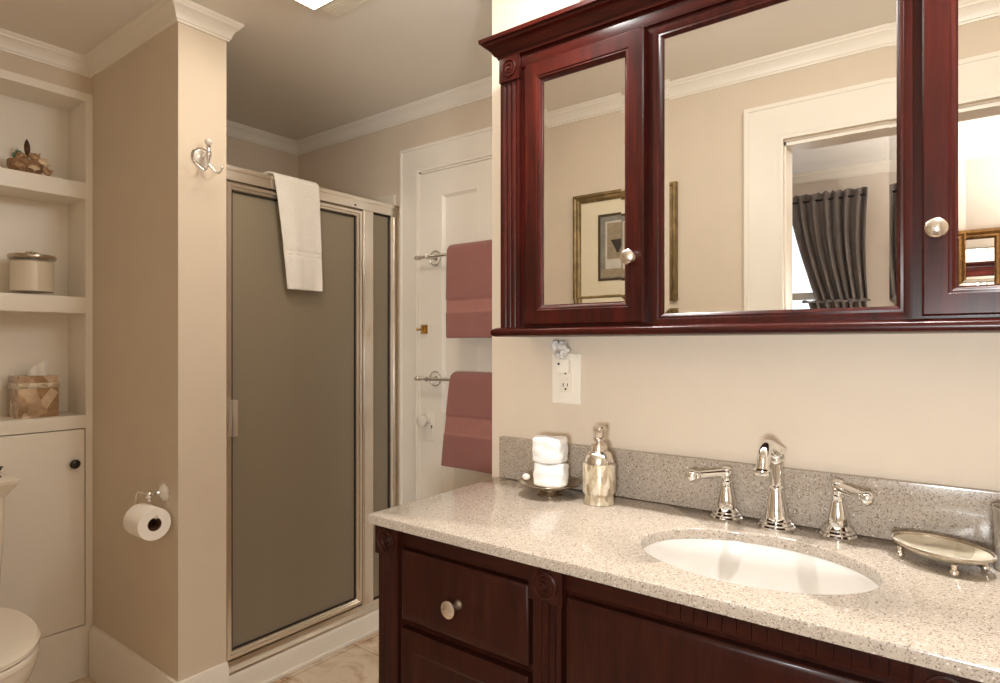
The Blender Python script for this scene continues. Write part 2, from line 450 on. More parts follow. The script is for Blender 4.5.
win = struct('window_1', MB().ring((WX0, WX1, WZ0, WZ1), [(0, 0), (0, 0.06), (0.045, 0.06), (0.045, 0)], facing_py(BY - 0.09)).box(WX0 + .04, WX1 - .04, BY - 0.075, BY - 0.045, 1.50, 1.545).box((WX0 + WX1) / 2 - .012, (WX0 + WX1) / 2 + .012, BY - 0.07, BY - 0.05, WZ0, WZ1), 'trim')
obj('pane', MB().box(WX0 + .04, WX1 - .04, BY - 0.062, BY - 0.058, WZ0 + .04, WZ1 - .04), 'glass', win)

# ---- shower structure
struct('wall_surround', MB().box(X_SH, X_SH + 0.012, Y_P1, Y_B, 0.05, 1.90).box(X_SH + .012, -2.068, Y_B - 0.012, Y_B, 0.05, 1.90).box(X_SH + .012, -2.075, Y_P1, Y_P1 + .012, .05, 1.9), 'surround')
b = MB()
b.box(X_SH, -2.10, Y_P1, Y_B, 0.0, 0.05)
struct('floor_shower', b, 'surround')
cp = [(-2.10, 0), (-2.015, 0), (-2.015, 0.072), (-2.019, 0.081), (-2.028, 0.085), (-2.10, 0.085)]
struct('trim_4', MB().prism(cp, lambda a, c, h: (a, h, c), Y_P1, Y_B), 'trim')
struct('trim_5', MB().box(-2.015, -2.003, Y_P1 + .018, Y_B, 0, 0.014, 0.004), 'trim')

# ---- towel door with casing on the back wall
b = MB()
casing(b, -2.018, -1.062, 2.083, 0.112, facing_my(Y_B), 0.022)
b.box(-1.908, -1.896, Y_B - 0.012, Y_B, 0, 1.975); b.box(-1.908, -1.112, Y_B - 0.012, Y_B, 1.962, 1.975)
struct('trim_6', b, 'trim')
YD = Y_B - 0.008
b = MB(); f = facing_my(YD)
b.box(-1.892, -1.125, YD, YD + 0.0075, 0.006, 1.956)
PAN = [(-1.770, -1.572), (-1.440, -1.242)]
door = None
# stiles and rails stand proud of the panels
for (x0, x1) in ((-1.892, -1.770), (-1.572, -1.440), (-1.242, -1.125)): b.box(x0, x1, YD - 0.012, YD, 0.006, 1.956)
for (x0, x1) in PAN:
    for z0, z1 in ((0.006, 0.24), (0.80, 0.93), (1.856, 1.956)): b.box(x0, x1, YD - 0.012, YD, z0, z1)
    for z0, z1 in ((0.24, 0.80), (0.93, 1.856)):
        b.ring((x0, x1, z0, z1), [(0, 0.0001), (0, 0.012), (0.004, 0.0135), (0.012, 0.006), (0.016, 0.0001)], f)
door = struct('door_1', b, 'trim')
YF = YD - 0.012
lp = obj('lock_plate', MB().box(-1.862, -1.806, YF - 0.003, YF, 0.810, 0.935, 0.002), 'trim', door)
obj('keyhole', MB().lathe([(0.0001, 0), (0.004, 0), (0.004, 0.0012), (0.0001, 0.0012)], (-1.822, YF - 0.003, 0.875), (0, -1, 0), 12).box(-1.8238, -1.8202, YF - .0042, YF - .003, 0.862, 0.875), 'dark', door)
obj('door_knob', MB().lathe([(0.0001, 0), (0.018, 0), (0.018, 0.004), (0.009, 0.007), (0.008, 0.024), (0.018, 0.030), (0.027, 0.040), (0.026, 0.050), (0.016, 0.057), (0.0001, 0.059)], (-1.838, YF - 0.003, 0.900), (0, -1, 0)), 'ceramic', door)
obj('latch', MB().box(-1.884, -1.848, YF - 0.006, YF, 1.267, 1.307, .002).box(-1.876, -1.858, YF - 0.016, YF - .004, 1.273, 1.301, .004).lathe([(0.0001, 0), (0.004, 0), (0.004, 0.012), (0.007, 0.016), (0.005, 0.022), (0.0001, 0.023)], (-1.880, YF - .006, 1.287), (-.6, -1, 0), 12), 'brass', door)

# ------------------------------------------------------------------ built-in shelf unit
U0, U1 = 0.336, 0.9195
unit = thing('built_in_shelves', (-2.68, 0.63, 0), 'white built-in wall niche with open shelves above a flat cupboard door', 'shelves')
b = MB()
fx0, fx1 = -2.60, -2.590
NI0, NI1 = 0.368, 0.897
b.box(fx0, fx1, NI1, U1, 0.0, 2.147); b.box(fx0, fx1, U0, NI0, 0.0, 2.147)
b.box(fx0, fx1, NI0, NI1, 2.118, 2.147)
b.box(fx0, fx1, NI0, NI1, 0.0, 0.190)
obj('face_frame', b, 'trim', unit)
b = MB()
b.box(-2.79, -2.765, U0, U1, 0.0, 2.147)
b.box(-2.765, -2.60, NI1, U1, 0.0, 2.147); b.box(-2.765, -2.60, U0, NI0, 0, 2.147); b.box(-2.765, -2.60, NI0, NI1, 2.118, 2.147)
obj('niche_box', b, 'trim', unit)
for z0, z1 in ((1.757, 1.817), (1.336, 1.396), (0.915, 0.963)):
    obj('shelf', MB().box(-2.765, -2.590, NI0, NI1, z0, z1, 0.002), 'trim', unit)
dr = obj('door', MB().box(-2.612, -2.591, NI0 + .003, NI1 - .003, 0.1935, 0.9115, 0.0015), 'trim', unit)
obj('knob', MB().lathe([(0.0001, 0), (0.008, 0), (0.006, 0.010), (0.009, 0.014), (0.0165, 0.018), (0.0165, 0.023), (0.010, 0.028), (0.0001, 0.029)], (-2.591, 0.857, 0.790), (1, 0, 0), 24), 'black', dr)

# ---- shell ornament on the top shelf
zs = 1.817
sh = thing('shell_ornament', (-2.665, 0.745, zs), 'small tan shell and wicker ornament with a dark feather on the top shelf', 'ornament')
prof = []
for k in range(13):
    tt = k / 12
    prof.append((0.034 + 0.018 * math.sin(tt * PI * 0.62) + (0.0016 if k % 2 else 0), tt * 0.052))
prof = [(0.0001, 0)] + prof + [(0.040, 0.052), (0.034, 0.03), (0.0001, 0.026)]
obj('basket', MB().lathe(prof, (-2.665, 0.735, zs), seg=36), 'wicker', sh)
def snail(mb, c, r, ax, turns=2.6):
    q = Vector(ax).normalized().to_track_quat('Z', 'Y'); pts = []; rr = []
    for i in range(46):
        tt = i / 45; a = tt * turns * 2 * PI; s = (1 - tt) ** 1.1
        pts.append(Vector(c) + q @ Vector((r * .55 * s * math.cos(a), r * .55 * s * math.sin(a), r * 1.5 * tt))); rr.append(max(r * 0.55 * s, 0.0008))
    mb.tube(pts, rr, 10)
def scallop(mb, c, r, ax):
    q = Vector(ax).normalized().to_track_quat('Z', 'Y'); rows = []
    for i in range(9):
        t_ = i / 8; row = []
        for j in range(33):
            u_ = j / 32; a = (u_ - .5) * 2.3
            rad = r * t_ * (1 + 0.05 * math.cos(u_ * 2 * PI * 8))
            row.append(Vector(c) + q @ Vector((rad * math.sin(a), rad * math.cos(a) - r * .4, 0.35 * r * math.sin(t_ * PI * .9) * math.cos(a) + 0.03 * r * math.cos(u_ * 2 * PI * 8) * t_)))
        rows.append(row)
    mb.grid(rows)
SOL = ('SOLIDIFY', dict(thickness=0.002, offset=0))
for i, (dy, dz, r, ax, m_) in enumerate([(0.016, 0.062, 0.022, (.6, .5, .6), 'shell_a'), (0.040, 0.050, 0.020, (.7, .3, .5), 'shell_b'), (0.052, 0.022, 0.020, (.8, .6, .2), 'shell_a'), (-0.02, 0.056, 0.018, (.5, -.6, .7), 'shell_a'), (0.004, 0.04, 0.018, (1, .1, .3), 'shell_b')]):
    mb = MB(); snail(mb, (-2.640 + .006 * (i % 2), 0.735 + dy, zs + dz), r, ax); obj('shell', mb, m_, sh)
for i, (dx, dy, dz, r, ax, m_) in enumerate([(.05, 0.012, 0.022, 0.020, (1, .1, .25), 'shell_b'), (.042, -0.03, 0.026, 0.018, (1, -.5, .2), 'shell_a'), (.03, 0.056, 0.046, 0.018, (.9, .5, .4), 'shell_b')]):
    mb = MB(); scallop(mb, (-2.665 + dx, 0.735 + dy, zs + dz), r, ax); obj('shell', mb, m_, sh, mods=(SOL,))
mb = MB(); snail(mb, (-2.655, 0.714, zs + 0.060), 0.024, (.5, -.3, .7), 2.2); obj('turquoise_shell', mb, 'teal', sh)
fe = []
for i in range(9):
    tt = i / 8; fe.append((-2.665 + 0.003 * tt, 0.742 - 0.004 * tt, zs + 0.05 + tt * 0.083))
obj('feather', MB().tube(fe, [0.0012, 0.0022, 0.004, 0.0066, 0.0085, 0.0092, 0.0086, 0.006, 0.001], 10), 'twig', sh)

# ---- candle jar
zs = 1.396
cy_ = 0.757
jar = thing('candle_jar', (-2.672, cy_, zs), 'round cream candle jar with a silver lid on the middle shelf', 'candle jar')
obj('glass_jar', MB().lathe([(0.0001, 0), (0.064, 0), (0.0675, 0.004), (0.0675, 0.130), (0.0645, 0.130), (0.0645, 0.014), (0.0001, 0.012)], (-2.672, cy_, zs), seg=48), 'glass', jar)
obj('wax', MB().lathe([(0.0001, 0.0135), (0.0635, 0.0145), (0.0635, 0.118), (0.060, 0.121), (0.0001, 0.121)], (-2.672, cy_, zs), seg=48), 'wax', jar)
obj('lid', MB().lathe([(0.0001, 0.130), (0.070, 0.130), (0.0715, 0.132), (0.0715, 0.140), (0.069, 0.144), (0.04, 0.147), (0.0001, 0.148)], (-2.672, cy_, zs), seg=48), 'pewter', jar)
obj('lid_knob', MB().ball((-2.672, cy_, zs + .153), 0.007).ball((-2.672, cy_ - .012, zs + .153), .006, (1, 1.4, .8)).ball((-2.672, cy_ + .012, zs + .153), .006, (1, 1.4, .8)), 'pewter', jar)

# ---- tissue box
zs = 0.963
tb = thing('tissue_box', (-2.685, 0.764, zs), 'bronze mother-of-pearl tissue box cover on the lowest shelf', 'tissue box')
obj('box', MB().box(-2.745, -2.625, 0.704, 0.824, zs, zs + 0.104, 0.002), 'pearl_bronze', tb)
obj('pearl_band', MB().box(-2.747, -2.623, 0.702, 0.826, zs + 0.104, zs + 0.122, 0.002), 'pearl_band', tb)
b = MB().ring((-2.744, -2.626, 0.705, 0.823), [(0, 0), (0, 0.026), (0.030, 0.026), (0.030, 0)], lambda a, c, h: (a, c, zs + 0.122 + h))
obj('lid', b, 'pearl_bronze', tb)
rows = []
for i in range(9):
    t_ = i / 8; row = []
    for j in range(13):
        u_ = j / 12
        yy = 0.766 + (u_ - 0.5) * (0.062 + 0.004 * t_) + 0.008 * t_
        zz = zs + 0.128 + t_ * (0.080 - 0.050 * (1 - u_) ** 1.5)
        xx = -2.672 + 0.008 * math.sin(u_ * 9 + t_ * 2) * (0.4 + t_) + 0.006 * t_
        row.append(Vector((xx, yy, zz)))
    rows.append(row)
obj('tissue', MB().grid(rows), 'paper', tb, mods=(('SOLIDIFY', dict(thickness=0.0012)), SUB))

# ---- toilet
tcx, tcy = -2.2, 0.425
toi = thing('toilet', (-2.25, tcy, 0), 'white two-piece toilet with closed lid at the left below the shelves', 'toilet')
def egg(x0, x1, hw, n=48, pw=2.35):
    cx = (x0 + x1) / 2; out = []
    for k in range(n):
        a = 2 * PI * k / n; ca, sa = math.cos(a), math.sin(a)
        s = (abs(ca) ** pw + abs(sa) ** pw) ** (-1 / pw)
        x = cx + s * ca * (x1 - x0) / 2
        taper = 1.0 - 0.10 * max(0, ca) ** 2
        out.append((x, tcy + s * sa * hw * taper))
    return out
def loft(mb, secs):
    mb.grid([[Vector((x, y, z)) for x, y in e] for e, z in secs], closed_v=True, cap=True)
b = MB()
loft(b, [(egg(-2.42, -2.02, 0.10), 0.0), (egg(-2.42, -2.02, 0.105), 0.03), (egg(-2.41, -2.03, 0.10), 0.06), (egg(-2.40, -2.03, 0.098), 0.12), (egg(-2.40, -2.00, 0.11), 0.18), (egg(-2.40, -1.96, 0.135), 0.25), (egg(-2.40, -1.92, 0.160), 0.31), (egg(-2.40, -1.895, 0.176), 0.355), (egg(-2.40, -1.885, 0.181), 0.385), (egg(-2.40, -1.885, 0.181), 0.398)])
b.box(-2.585, -2.38, tcy - .12, tcy + .12, 0.30, 0.395, 0.02, 3)
obj('bowl', b, 'porcelain', toi)
b = MB(); loft(b, [(egg(-2.385, -1.880, 0.178), 0.400), (egg(-2.39, -1.875, 0.180), 0.403), (egg(-2.39, -1.875, 0.180), 0.414), (egg(-2.385, -1.88, 0.180), 0.419)])
obj('seat', b, 'porcelain', toi)
b = MB(); loft(b, [(egg(-2.385, -1.880, 0.180), 0.421), (egg(-2.39, -1.875, 0.181), 0.424), (egg(-2.39, -1.875, 0.181), 0.434), (egg(-2.385, -1.885, 0.176), 0.441), (egg(-2.36, -1.92, 0.14), 0.444)])
b.box(-2.405, -2.37, tcy - .09, tcy - .05, .40, .44, .006).box(-2.405, -2.37, tcy + .05, tcy + .09, .40, .44, .006)
obj('lid', b, 'porcelain', toi)
def rrect(x0, x1, y0, y1, r, n=6):
    out = []
    for cx, cy, a0 in ((x1 - r, y1 - r, 0), (x0 + r, y1 - r, 90), (x0 + r, y0 + r, 180), (x1 - r, y0 + r, 270)):
        for k in range(n + 1):
            a = math.radians(a0 + 90 * k / n); out.append((cx + r * math.cos(a), cy + r * math.sin(a)))
    return out
b = MB()
def tsec(hw, x1, z, r=0.02): return (rrect(-2.588, x1, tcy - hw, tcy + hw, r), z)
loft(b, [tsec(0.165, -2.42, 0.395), tsec(0.176, -2.412, 0.42), tsec(0.186, -2.405, 0.60), tsec(0.189, -2.402, 0.748)])
obj('tank', b, 'porcelain', toi)
b = MB()
loft(b, [tsec(0.193, -2.399, 0.7485, .015), tsec(0.196, -2.396, 0.754, .014), tsec(0.200, -2.393, 0.762, .012), tsec(0.208, -2.386, 0.772, .010), tsec(0.214, -2.378, 0.784, .008), tsec(0.218, -2.375, 0.790, .007), tsec(0.218, -2.375, 0.797, .007), tsec(0.215, -2.378, 0.799, .006)])
obj('tank_lid', b, 'porcelain', toi)
obj('flush_knob', MB().lathe([(0.0001, 0), (0.012, 0), (0.013, 0.004), (0.006, 0.008), (0.007, 0.016), (0.016, 0.030), (0.017, 0.034), (0.0001, 0.036)], (-2.46, tcy + 0.178, 0.799), seg=20), 'black', toi)

# ---- robe hook on the partition end
hk = thing('robe_hook', (X_PE, 0.990, 1.813), 'chrome double robe hook with white ceramic disc on the partition end', 'hook')
obj('back_plate', MB().lathe([(0.0001, 0), (0.031, 0), (0.032, 0.003), (0.029, 0.007), (0.025, 0.006), (0.0001, 0.006)], (X_PE, 0.990, 1.813), (1, 0, 0), 36), 'chrome', hk)
obj('ceramic_disc', MB().lathe([(0.0245, 0.006), (0.024, 0.009), (0.014, 0.013), (0.0001, 0.014)], (X_PE, 0.990, 1.813), (1, 0, 0), 36), 'ceramic', hk)
b = MB()
b.lathe([(0.0001, 0.012), (0.008, 0.012), (0.006, 0.018), (0.005, 0.039), (0.008, 0.043), (0.0001, 0.047)], (X_PE, 0.990, 1.813), (1, 0, 0), 16)
b.lathe([(0.0001, 0), (0.004, 0.002), (0.005, 0.012), (0.009, 0.026), (0.0095, 0.034), (0.006, 0.046), (0.005, 0.054), (0.008, 0.058), (0.006, 0.062), (0.0001, 0.062)], (X_PE + .047, 0.990, 1.782), (0, 0, 1), 18)
obj('post', b, 'chrome', hk)
obj('finial', MB().ball((X_PE + .047, 0.990, 1.853), 0.011), 'ceramic', hk)
for s in (-1, 1):
    pts = [(X_PE + .047 + 0.014 * math.sin(k / 12 * PI), 0.990 + s * (0.044 * (k / 12)), 1.784 - 0.024 * math.sin(k / 12 * PI) - 0.002 * (k / 12)) for k in range(13)]
    obj('hook_arm', MB().tube(pts, [0.004 - .0012 * (k / 12) for k in range(13)], 10).ball(pts[-1], 0.005), 'chrome', hk)

# ---- toilet paper holder + roll
hp = thing('toilet_paper_holder', (-2.02, Y_P0, 0.757), 'chrome pivot-arm toilet paper holder on the partition wall', 'toilet paper holder')
obj('back_plate', MB().lathe([(0.0001, 0), (0.031, 0), (0.032, 0.003), (0.029, 0.007), (0.025, 0.006), (0.0001, 0.006)], (-2.02, Y_P0, 0.757), (0, -1, 0), 36), 'chrome', hp)
obj('ceramic_disc', MB().lathe([(0.0245, 0.006), (0.024, 0.009), (0.016, 0.015), (0.010, 0.018), (0.0001, 0.018)], (-2.02, Y_P0, 0.757), (0, -1, 0), 36), 'ceramic', hp)
obj('post', MB().lathe([(0.0001, 0.016), (0.009, 0.016), (0.006, 0.024), (0.006, 0.036), (0.010, 0.040), (0.012, 0.047), (0.010, 0.055), (0.005, 0.059), (0.0001, 0.060)], (-2.02, Y_P0, 0.757), (0, -1, 0), 20).ball((-2.02, Y_P0 - .047, 0.742), .007), 'chrome', hp)
RZ = 0.678; RY = 0.862
sp_z = RZ + 0.0165
arm = [(-2.022, Y_P0 - .047, 0.757), (-2.06, Y_P0 - .049, 0.757), (-2.078, Y_P0 - .052, 0.757), (-2.086, Y_P0 - .055, 0.752), (-2.088, Y_P0 - .056, 0.742), (-2.088, RY, 0.712), (-2.087, RY, 0.700), (-2.080, RY, sp_z), (-2.06, RY, sp_z), (-1.975, RY, sp_z), (-1.955, RY, sp_z + .001), (-1.949, RY, sp_z + .005), (-1.947, RY, sp_z + .013)]
obj('arm', MB().tube(arm, 0.0035, 12), 'chrome', hp)
rl = thing('toilet_paper_roll', (-2.01, RY, RZ - .053), 'white toilet paper roll hanging on the chrome holder arm', 'toilet paper')
obj('paper', MB().lathe([(0.0202, 0), (0.0478, 0), (0.0485, .002), (0.0485, 0.098), (0.0478, 0.100), (0.0202, 0.100), (0.0202, 0)], (-2.060, RY, RZ), (1, 0, 0), 48, cap=False), 'paper', rl)
obj('core', MB().lathe([(0.0190, -0.0005), (0.0201, -0.0005), (0.0201, 0.1005), (0.0190, 0.1005), (0.0190, -0.0005)], (-2.060, RY, RZ), (1, 0, 0), 32, cap=False), 'cardboard', rl)

# ------------------------------------------------------------------ shower enclosure
XG = -2.06
se = thing('shower_enclosure', (XG, 1.5, 0.085), 'framed obscure glass shower door with narrow fixed side panel', 'shower door')
b = MB().box(XG - .022, XG + .022, Y_P1, Y_B - .0005, 1.792, 1.838, 0.004).box(XG - .014, XG + .026, Y_P1, Y_B - .0005, 1.826, 1.842, 0.003)
obj('header', b, 'alum', se)
b = MB().prism([(XG - .035, .0855), (XG + .038, .0855), (XG + .036, .092), (XG + .018, .104), (XG + .014, .118), (XG - .03, .118)], lambda a, c, h: (a, h, c), Y_P1, Y_B - .0005)
obj('sill_track', b, 'alum', se)
obj('wall_jamb', MB().box(XG - .018, XG + .018, 1.898, Y_B - .0005, .118, 1.792, .003).box(XG - .01, XG + .022, 1.915, 1.935, .118, 1.792, .003), 'alum', se)
obj('wall_jamb', MB().box(XG - .018, XG + .018, Y_P1, 1.128, .118, 1.792, .003), 'alum', se)
obj('post', MB().box(XG - .018, XG + .018, 1.737, 1.797, .118, 1.792, .004).box(XG - .01, XG + .021, 1.745, 1.755, .118, 1.792, .002), 'alum', se)
pf = facing_px(XG)
b = MB().ring((1.797, 1.898, .118, 1.792), [(0, 0.006), (0.003, 0.008), (0.006, 0.006), (.006, .003), (0, .003)], pf)
obj('gasket', b, 'gasket', se)
obj('fixed_panel', MB().box(XG - .003, XG + .003, 1.798, 1.897, .119, 1.791), 'frost', se)
D = (1.131, 1.733, 0.128, 1.786)
dd = obj('door_frame', MB().ring(D, [(0, -.012), (0, .020), (0.004, 0.024), (0.014, 0.024), (0.017, .018), (0.022, .018), (0.026, .012), (0.026, -.012)], facing_px(XG)), 'alum', se)
obj('gasket', MB().ring((D[0] + .026, D[1] - .026, D[2] + .026, D[3] - .026), [(0, 0.003), (0, .010), (0.0045, .010), (0.0045, .003)], facing_px(XG)), 'gasket', dd)
obj('glass', MB().box(XG - .003, XG + .003, D[0] + .0265, D[1] - .0265, D[2] + .0265, D[3] - .0265), 'frost', dd)
b = MB().box(XG + .024, XG + .052, 1.138, 1.142, 0.905, 1.030, .0015).box(XG + .024, XG + .028, 1.138, 1.165, .905, 1.030, .0015).box(XG + .048, XG + .052, 1.138, 1.158, .905, 1.030, .0015)
obj('handle', b, 'handle_metal', dd)
obj('hinge_screw', MB().lathe([(0.0001, 0), (0.004, 0), (0.004, 0.002), (0.0001, .003)], (XG + .022, 1.695, 1.804), (1, 0, 0), 12), 'black', se)

# ------------------------------------------------------------------ towels
def drape(path, y0s, y1s, bands=(), wave=0.003, thick=0.010, n=28, map_=None, seed=1):
    # path: list of (p, z); y0s/y1s functions of path fraction; map_(p, q, z)
    rnd = random.Random(seed); ph = [rnd.uniform(0, 6) for _ in range(4)]
    P = [Vector(p) for p in path]; L = [0]
    for i in range(1, len(P)): L.append(L[-1] + (P[i] - P[i - 1]).length)
    rows = []
    N = int(L[-1] / 0.0075)
    for i in range(N + 1):
        s = L[-1] * i / N; k = 0
        while k < len(L) - 2 and L[k + 1] < s: k += 1
        f = (s - L[k]) / max(L[k + 1] - L[k], 1e-6); p = P[k].lerp(P[k + 1], f)
        dirv = (P[k + 1] - P[k]).normalized(); nor = Vector((dirv.y, -dirv.x)) if True else None
        u = s / L[-1]; row = []
        for j in range(n + 1):
            v = j / n
            yy = y0s(u) + v * (y1s(u) - y0s(u))
            amp = wave * (abs(u - 0.5) * 2) * (math.sin(v * 9 + ph[0]) + 0.6 * math.sin(v * 17 + ph[1] + u * 3))
            off = amp
            for s0, s1, h in bands:
                if s0 <= s <= s1: off += h
            q = p + nor * off
            row.append(Vector(map_(q.x, yy, q.y)))
        rows.append(row)
    return MB().grid(rows)
# white towel over the shower header
path = []
for k in range(12): path.append((XG - .034 - .002 * math.sin(k), 1.485 + (1.835 - 1.485) * k / 11))
for k in range(1, 8):
    a = PI - PI * k / 8; path.append((XG + .034 * math.cos(a), 1.838 + .018 * math.sin(a)))
for k in range(14): path.append((XG + .036 + 0.006 * math.sin(k / 13 * 2), 1.832 - (1.832 - 1.428) * k / 13))
Lb = 0.35 + 0.09
y0f = lambda u: 1.268 + 0.040 * min(1, max(0, (u - .36) / .14)) + 0.054 * max(0, (u - .52) / .48) ** .9
y1f = lambda u: 1.503 + 0.010 * max(0, (u - .5) / .5)
b = drape(path, y0f, y1f, bands=((0.70, 0.703, .003), (0.715, 0.719, .003), (0.812, .815, .002)), wave=0.0035, map_=lambda p, q, z: (p, q, z), seed=3)
tw = obj('towel', b, 'white_terry', None, (XG, 1.42, 1.84), (('SOLIDIFY', dict(thickness=0.008, offset=0)), ('SUBSURF', dict(levels=1, render_levels=1))))
tag(tw, 'white towel folded over the top rail of the glass shower door', 'towel')

def towel_bar(zr, label):
    yr = YF - 0.052
    r = thing('towel_bar', (-1.50, YF, zr), label, 'towel bar', 'chrome bars on the panelled door')
    rod = obj('rod', MB().tube([(-1.845, yr, zr), (-1.15, yr, zr)], 0.0065, 16), 'chrome', r)
    obj('finial', MB().lathe([(0.0001, 0), (0.0095, 0.001), (0.010, 0.006), (0.0075, 0.010), (0.010, 0.014), (0.0115, 0.022), (0.008, 0.030), (0.0001, 0.033)], (-1.840, yr, zr), (-1, 0, 0), 20), 'chrome', r)
    for x in (-1.800, -1.19):
        b = MB().torus((x, YF - .004, zr), (0, -1, 0), 0.030, 0.0045).lathe([(0.0001, 0), (0.013, 0), (0.012, 0.003), (0.009, 0.006), (0.007, 0.020), (0.007, 0.046), (0.0105, 0.050), (0.0105, 0.058), (0.0001, 0.061)], (x, YF, zr), (0, -1, 0), 24)
        obj('bracket', b, 'chrome', r)
    return yr
def mauve(zr, z1, x0t, x0b, x1, label, seed, dz=0.0):
    yr = YF - 0.052
    path = []; zb = z1 + 0.03
    for k in range(8): path.append((0.030, zb + (zr - zb) * k / 7))
    for k in range(1, 8):
        a = PI * k / 8; path.append((0.030 * math.cos(a), zr + 0.026 * math.sin(a)))
    for k in range(13): path.append((-.030 - .006 * math.sin(k / 12 * 2.2), zr - (zr - z1) * k / 12))
    tot = (zr - zb) + 0.088 + (zr - z1)
    zA, zB = tot - (0.155 if dz == 0 else 0.21), tot - (0.10 if dz == 0 else 0.135)
    f0 = lambda u: x0t + (x0b - x0t) * max(0, (u - .5) * 2)
    b = drape(path, f0, lambda u: x1, bands=((zA, zB, -.004),), wave=0.003, map_=lambda p, q, z: (q, yr + p, z), seed=seed, n=40)
    o = obj('towel', b, 'mauve_terry', None, (-1.5, yr, zr), (('SOLIDIFY', dict(thickness=0.014, offset=0)), ('SUBSURF', dict(levels=1, render_levels=1))))
    o.data.materials.append(M['mauve_band'])
    # the flat woven band
    me = o.data; n = 41
    for poly in me.polygons:
        row = min(poly.vertices) // n
        s = tot * row / (len(me.vertices) / n - 1)
        if zA < s < zB: poly.material_index = 1
    return tag(o, label, 'towel', 'mauve towels on the door')
towel_bar(1.588, 'upper chrome towel bar on the panelled door, above the brass latch')
towel_bar(1.078, 'lower chrome towel bar on the panelled door, above the white door knob')
mauve(1.592, 1.247, -1.664, -1.662, -1.22, 'upper of the two mauve towels hanging on the panelled door', 5)
mauve(1.082, 0.735, -1.645, -1.690, -1.22, 'lower of the two mauve towels hanging, nearer the countertop', 9, 1.0)

# ------------------------------------------------------------------ vanity
VX0, VX1 = -1.023, 0.423
vc = thing('vanity_cabinet', (-0.30, 1.13, 0), 'dark espresso wood vanity cabinet with fluted posts and round nickel knob', 'vanity')
YFR = 0.918
b = MB().box(-1.008, 0.408, YFR, Y_V - .001, 0.10, 0.8395).box(-0.96, 0.36, 0.96, Y_V - .001, 0.0, 0.10)
cut = obj('carcass', b, 'espresso', vc)
def mirror_x(x): return -0.60 - x
b = MB().box(-0.942, -0.615, YFR - .010, YFR, 0.803, 0.839, .001).box(-0.547, -0.053, YFR - .010, YFR, 0.803, 0.839, .001).box(0.015, 0.342, YFR - .010, YFR, 0.803, 0.839, .001)
obj('top_rail', b, 'espresso_h', vc)
b = MB()
for k in range(16): b.box(-0.385 + k * 0.0205, -0.385 + k * 0.0205 + 0.0195, YFR - .014, YFR - .010, 0.807, 0.837, .001)
obj('dentil_strip', b, 'espresso_h', vc)
def flutes(mb, x0, x1, z0, z1, y, n=3, t=0.012):
    wd = (x1 - x0); mg = wd * 0.14; cw = (wd - 2 * mg) / n
    pts = [(x0, y + t), (x0, y)]
    for i in range(n):
        a = x0 + mg + i * cw
        for k in range(7):
            u_ = k / 6; pts.append((a + cw * 0.08 + cw * 0.84 * u_, y + 0.0055 * math.sin(PI * u_)))
    pts += [(x1, y), (x1, y + t)]
    mb.prism(pts, lambda a, c, h: (a, c, h), z0, z1)
def rosette(mb, x, y, z, r):
    mb.lathe([(0.0001, 0), (r, 0), (r, 0.003), (r * .88, 0.0045), (r * .80, 0.0015), (r * .60, 0.0015), (r * .52, 0.004), (r * .42, 0.004), (r * .34, 0.0015), (r * .24, 0.0020), (r * .18, 0.004), (0.0001, 0.005)], (x, y, z), (0, -1, 0), 36)
for x in (-0.979, -0.581, -0.019, 0.379):
    mb = MB(); flutes(mb, x - 0.029, x + 0.029, 0.08, 0.7755, YFR - .016, 3, .016)
    p = obj('fluted_post', mb, 'espresso', vc)
    mb = MB().box(x - 0.0345, x + 0.0345, YFR - .022, YFR, 0.7755, 0.8385, 0.002)
    rosette(mb, x, YFR - .022, 0.807, 0.025)
    obj('rosette_block', mb, 'espresso', p)
def raised(mb, x0, x1, z0, z1, y, frame=0.0, t=0.02):
    if frame == 0:
        mb.ring((x0, x1, z0, z1), [(0, 0), (0, t - .005), (0.003, t - .002), (0.009, t - .001), (0.012, t), (0.02, t)], facing_my(y), closed=False, fill=True)
    else:
        mb.ring((x0, x1, z0, z1), [(0, 0), (0, t - .003), (0.004, t), (frame - .012, t), (frame - .009, t - .003), (frame - .004, t - .005), (frame, t - .012), (frame + .03, t - .012)], facing_my(y), closed=False, fill=True)
KN = [(r * 1.22, z * 1.1) for r, z in [(0.0001, 0), (0.0085, 0), (0.0075, 0.004), (0.005, 0.008), (0.005, 0.014), (0.0085, 0.018), (0.0135, 0.021), (0.0145, 0.024), (0.0135, 0.028), (0.009, 0.0305), (0.0001, 0.0315)]]
for x0, x1, kx in ((-0.938, -0.6195, -0.787), (0.0195, 0.338, 0.179)):
    mb = MB(); raised(mb, x0, x1, 0.652, 0.796, YFR)
    d_ = obj('drawer', mb, 'espresso', vc)
    obj('knob', MB().lathe(KN, (kx + (.007 if x0 < 0 else 0), YFR - .020, 0.722), (0, -1, 0), 28), 'nickel', d_)
    mb = MB(); raised(mb, x0, x1, 0.13, 0.634, YFR, 0.052)
    d_ = obj('door', mb, 'espresso', vc)
    obj('knob', MB().lathe(KN, (x1 - .03 if x0 < 0 else x0 + .03, YFR - .020, 0.40), (0, -1, 0), 28), 'nickel', d_)
mb = MB(); raised(mb, -0.541, -0.059, 0.600, 0.793, YFR)
obj('false_drawer_front', mb, 'espresso', vc)
for x0, x1, kx in ((-0.541, -0.3015, -0.33), (-0.2985, -0.059, -0.27)):
    mb = MB(); raised(mb, x0, x1, 0.13, 0.585, YFR, 0.052)
    d_ = obj('door', mb, 'espresso', vc)
    obj('knob', MB().lathe(KN, (kx, YFR - .020, 0.52), (0, -1, 0), 28), 'nickel', d_)
